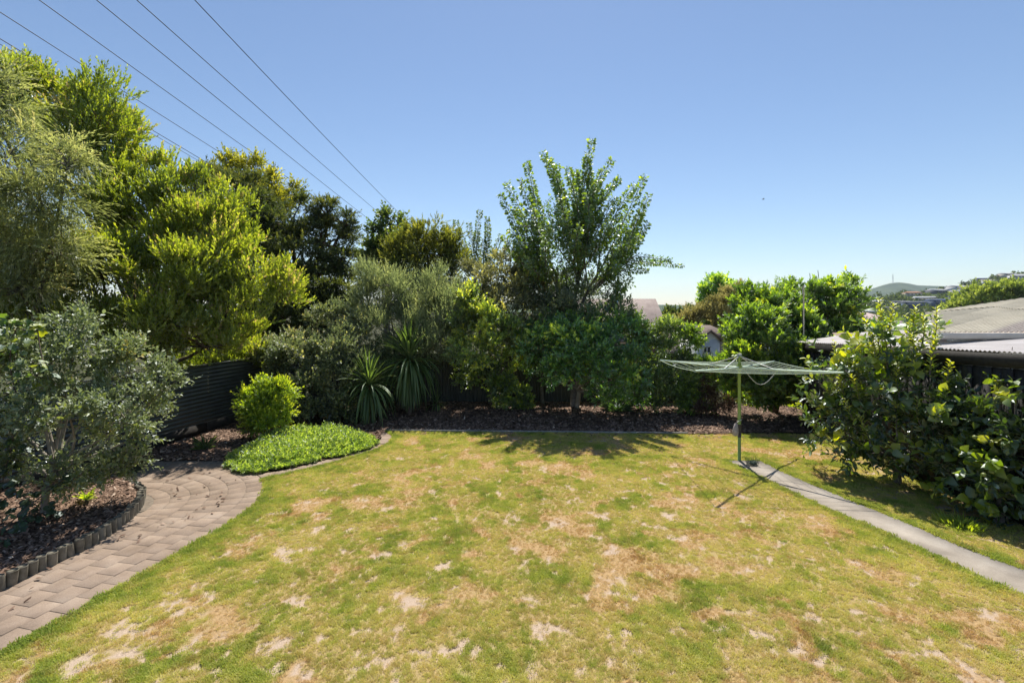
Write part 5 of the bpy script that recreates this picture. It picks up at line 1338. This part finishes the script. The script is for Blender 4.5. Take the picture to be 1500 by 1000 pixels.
# ------------------------------------------------------------------ hills
def sil(px, pts):
    a = np.array(pts); return np.interp(px, a[:, 0], a[:, 1])
def hill(name, pts, Y0, Y1, py0, mat, pw=.8, rough=0., seed=0, nx=120, ny=24, back=1.6):
    px = np.linspace(pts[0][0], pts[-1][0], nx); t = np.concatenate([np.linspace(0, 1, ny), np.linspace(1.05, back, 8)])
    PX, T = np.meshgrid(px, t); YY = Y0+(Y1-Y0)*T
    tt = np.where(T <= 1, T, 1)
    S = sil(PX, pts)
    py = py0+(S-py0)*tt**pw
    X = (PX-HX)/F*YY; Z = CAM_H+(HY-py)/F*YY
    ztop = CAM_H+(HY-S)/F*Y1
    Z = np.where(T > 1, ztop-(T-1)/(back-1)*(ztop+12)*1.0, Z)
    Z = Z+rough*(fbm(X, YY, 4.0/(Y1-Y0), seed)-.5)*np.where(T <= 1, T*(1.0), 0)*(Y1-Y0)*.02
    V = np.stack([X, YY, Z], -1).reshape(-1, 3); nxx = nx
    i = np.arange(len(t)-1)[:, None]*nxx+np.arange(nxx-1)[None]
    Fq = np.stack([i, i+1, i+nxx+1, i+nxx], -1).reshape(-1, 4)
    o = link(name, mk_mesh(name, V, [Fq], mat, True)); tag(o, kind='structure')
    def at(px_, t_):
        Y_ = Y0+(Y1-Y0)*t_; s_ = sil(px_, pts); p_ = py0+(s_-py0)*t_**pw
        return P(px_, p_, Y_)
    return at
hill('far_hills', [(-600, 447), (300, 445), (800, 444), (930, 446), (985, 446.5), (1060, 449), (1200, 450), (1300, 448)], 1400, 2600, 458, M['hill_far'])
atm = hill('mast_hill', [(1150, 452), (1215, 440), (1240, 431), (1262, 427), (1275, 423.5), (1292, 418), (1305, 414.5), (1318, 413.5), (1330, 415), (1345, 418), (1380, 419), (1440, 421), (1560, 424), (1700, 440)], 2600, 3600, 455, M['hill_far'])
TOWN = [(1080, 478), (1160, 462), (1235, 444), (1262, 437), (1300, 433), (1350, 429), (1385, 425), (1420, 416), (1450, 408), (1480, 403), (1500, 401), (1600, 392), (1800, 380), (2100, 400)]
att = hill('town_hillside', TOWN, 300, 720, 478, M['hill_town'])
# mast
mp_ = P(1308, 414, 3500); ms = empty('hilltop_mast', mp_, 'tiny lattice transmitter mast on the hazy hilltop', 'mast')
g = Geo()
for a in range(3):
    dx, dy = 4*math.cos(a*2.09), 4*math.sin(a*2.09); g.tube([mp_+[dx, dy, -3], mp_+[dx*.15, dy*.15, 62]], .9, 4)
for z in range(5, 60, 8): g.box(mp_+[0, 0, z], (6*(1-z/70), 6*(1-z/70), .8))
g.obj('lattice', M['pale_metal'], ms)
# hillside houses
def town_house(i, px, t, w, roofc, wallc, hip, lab):
    p = att(px, t); Wd = w*p[1]/F; D = Wd*.6; H = 3.4+ (1.8 if w > 26 else 0); rng = np.random.default_rng(900+i); rz = rng.uniform(-.3, .3)
    root = empty('hillside_house', p, lab, 'house', 'houses on the far hillside', rz)
    Geo2 = Geo().box((0, 0, H/2-2), (Wd, D, H+4)); o = link('wall', Geo2.mesh('wall', wallc), root, False)
    e = .7; zr = H+Wd*.10; ins = Wd*.25 if hip else 0
    V = [(-Wd/2-e, -D/2-e, H), (Wd/2+e, -D/2-e, H), (Wd/2+e, D/2+e, H), (-Wd/2-e, D/2+e, H), (-Wd/2-e+ins, 0, zr), (Wd/2+e-ins, 0, zr)]
    g = Geo(); g.add(V, [[0, 1, 5, 4], [2, 3, 4, 5]]); g.Ft.append(np.array([[1, 2, 5], [3, 0, 4]])); g.Fq.append(np.array([[3, 2, 1, 0]])); link('roof', g.mesh('roof', roofc), root, False)
    nw = max(2, int(Wd/4))
    for k in range(nw):
        x = -Wd/2+(k+.5)*Wd/nw
        link('window', Geo().box((x, -D/2-.05, H*.55), (Wd/nw*.55, .12, 1.3)).mesh('window', M['glass']), root, False)
RC = {'grey': surf('roof_far_grey', [(.3, (.10, .11, .13)), (.7, (.14, .15, .17))], .1, .8, 0), 'white': surf('roof_far_white', [(.3, (.5, .5, .5)), (.7, (.6, .6, .6))], .1, .8, 0),
      'orange': surf('roof_far_orange', [(.3, (.36, .16, .08)), (.7, (.45, .22, .12))], .1, .8, 0), 'brown': surf('roof_far_brown', [(.3, (.22, .16, .13)), (.7, (.3, .23, .2))], .1, .8, 0),
      'blue': surf('roof_far_blue', [(.3, (.07, .10, .17)), (.7, (.10, .14, .22))], .1, .8, 0), 'cream': surf('wall_far_cream', [(.3, (.42, .38, .32)), (.7, (.5, .46, .4))], .1, .8, 0)}
HS = [(1262, .62, 15, 'brown', 'white', 0, 'brown roofed house low at the left end of the hillside'), (1288, .70, 19, 'white', 'cream', 1, 'white hipped house left of the orange roofed one'), (1337, .93, 23, 'orange', 'cream', 1, 'orange roofed house near the crest under the mast hill'),
      (1355, .70, 26, 'white', 'cream', 0, 'cream house with long white roof below the orange one'), (1320, .60, 22, 'grey', 'white', 0, 'grey roofed house amid dark bushes at hillside middle'), (1372, .93, 26, 'white', 'grey', 0, 'dark walled house with flat pale roof on the crest'),
      (1402, .93, 26, 'white', 'white', 0, 'long white two storey house on the crest'), (1401, .80, 17, 'white', 'white', 1, 'small domed white house under the long white one'), (1420, .82, 22, 'cream', 'grey', 0, 'low cream roofed house right of the domed white one'),
      (1375, .50, 32, 'blue', 'blue', 0, 'wide blue house right of centre on the lower slope'), (1338, .48, 28, 'grey', 'blue', 0, 'blue grey house left of the wide blue one'), (1276, .28, 26, 'white', 'grey', 0, 'pale flat roofed house lowest on the hillside'),
      (1402, .62, 24, 'blue', 'grey', 0, 'slate blue house behind the pale willows'), (1440, .97, 18, 'blue', 'grey', 0, 'dark blue roofed house on rising crest'), (1475, .98, 20, 'white', 'cream', 0, 'white house near the top of the crest'), (1495, .90, 26, 'white', 'white', 1, 'pale roofed house at the right edge of the crest'),
      (1245, .45, 16, 'brown', 'cream', 1, 'brown house half hidden by the bushy tree'), (1305, .40, 18, 'grey', 'cream', 0, 'small grey roofed house above the lowest pale one'), (1450, .88, 20, 'cream', 'white', 0, 'cream roofed house beside the dark crest trees')]
for i, (px, t, w, r_, wl_, hip, lab) in enumerate(HS): town_house(i, px, t, w, RC[r_], RC.get(wl_, RC['grey']), hip, lab)
# trees of the hillside, one mass
def hill_trees():
    g = np.random.default_rng(123); lv = Leaves(); n = 1500
    px = g.uniform(1200, 1700, n); t = g.uniform(.02, 1.0, n)**.8
    for a, b in zip(px, t):
        if any(abs(a-h[0]) < h[2]*.55 and -.13 < (b-h[1]) < .02 for h in HS): continue
        c = att(a, b); s = g.uniform(2.0, 5.5); m = 34
        p = c+rsph(g, m)*np.array([s, s, s*.75])*(g.random(m)**.4)[:, None]+[0, 0, s*.45]
        lv.add(p, rsph(g, m)+[0, 0, .4], rsph(g, m)+[0, 0, .6], s*g.uniform(.5, .8, m), s*.4*np.ones(m), np.clip(g.normal(g.uniform(.15, .85), .12, m), 0, 1))
    me = lv.mesh('hillside_bushes', LM['hilltree']); NTRI[0] += len(me.polygons)
    tag(link('hillside_bushes', me), 'dark and pale trees mixed among the houses on the hillside', 'trees', kind='stuff')
hill_trees()
wl_lab = ['pale willowy tree nearest the slate blue house', 'second pale green tree, dip in the row above the low roof', 'third pale green tree, roundest of the row above the low roof', 'fourth pale green tree, taller towards the right edge', 'pale green tree at the right edge above the low roof']
for i, (px, top, Y, w) in enumerate([(1398, 428, 140, 16), (1420, 420, 135, 20), (1447, 413, 132, 22), (1474, 409, 130, 20), (1500, 405, 128, 22)]):
    zb_ = gz(0, Y); b = P(px, 452, Y)
    make_tree('willow_tree', wl_lab[i], 'tree', (b[0], b[1], zb_), (b[0], b[1], 0), [(px, top+17, Y, w*.8, 15), (px-w*.5, top+28, Y, w*.6, 14), (px+w*.5, top+26, Y, w*.6, 14), (px, top+42, Y, w, 16)],
        LM['willow'], M['bark_brown'], .3, 130+i, group='pale trees above the low roof', ntw=420, tl=1.4, nl=8, L=.6, W=.26, ang=.7, up=.6, outw=.8, rnd=.4, sub=14, subr=.35, core=.1, nup=.4, tint=(.5, .25), tip=.3)

# bird
bp_ = P(1118, 292, 60); bd_ = empty('flying_bird', bp_, 'tiny dark bird flying in the empty blue sky', 'bird')
g = Geo(); u = np.linspace(0, 1, 6); g.tube([bp_+[-.14+.3*t, 0, .01*math.sin(t*3)] for t in u], [.005, .04, .05, .04, .03, .008], 8); g.obj('body', M['cable'], bd_, True)
for s_ in (-1, 1):
    g = Geo(); g.add([bp_+[.05, 0, .02], bp_+[-.06, 0, .02], bp_+[-.05, s_*.22, .09], bp_+[.0, s_*.36, .05]], [[0, 1, 2, 3]]); g.obj('wing', M['cable'], bd_)
print('leaf triangles', NTRI[0], 'twigs', INST[0])
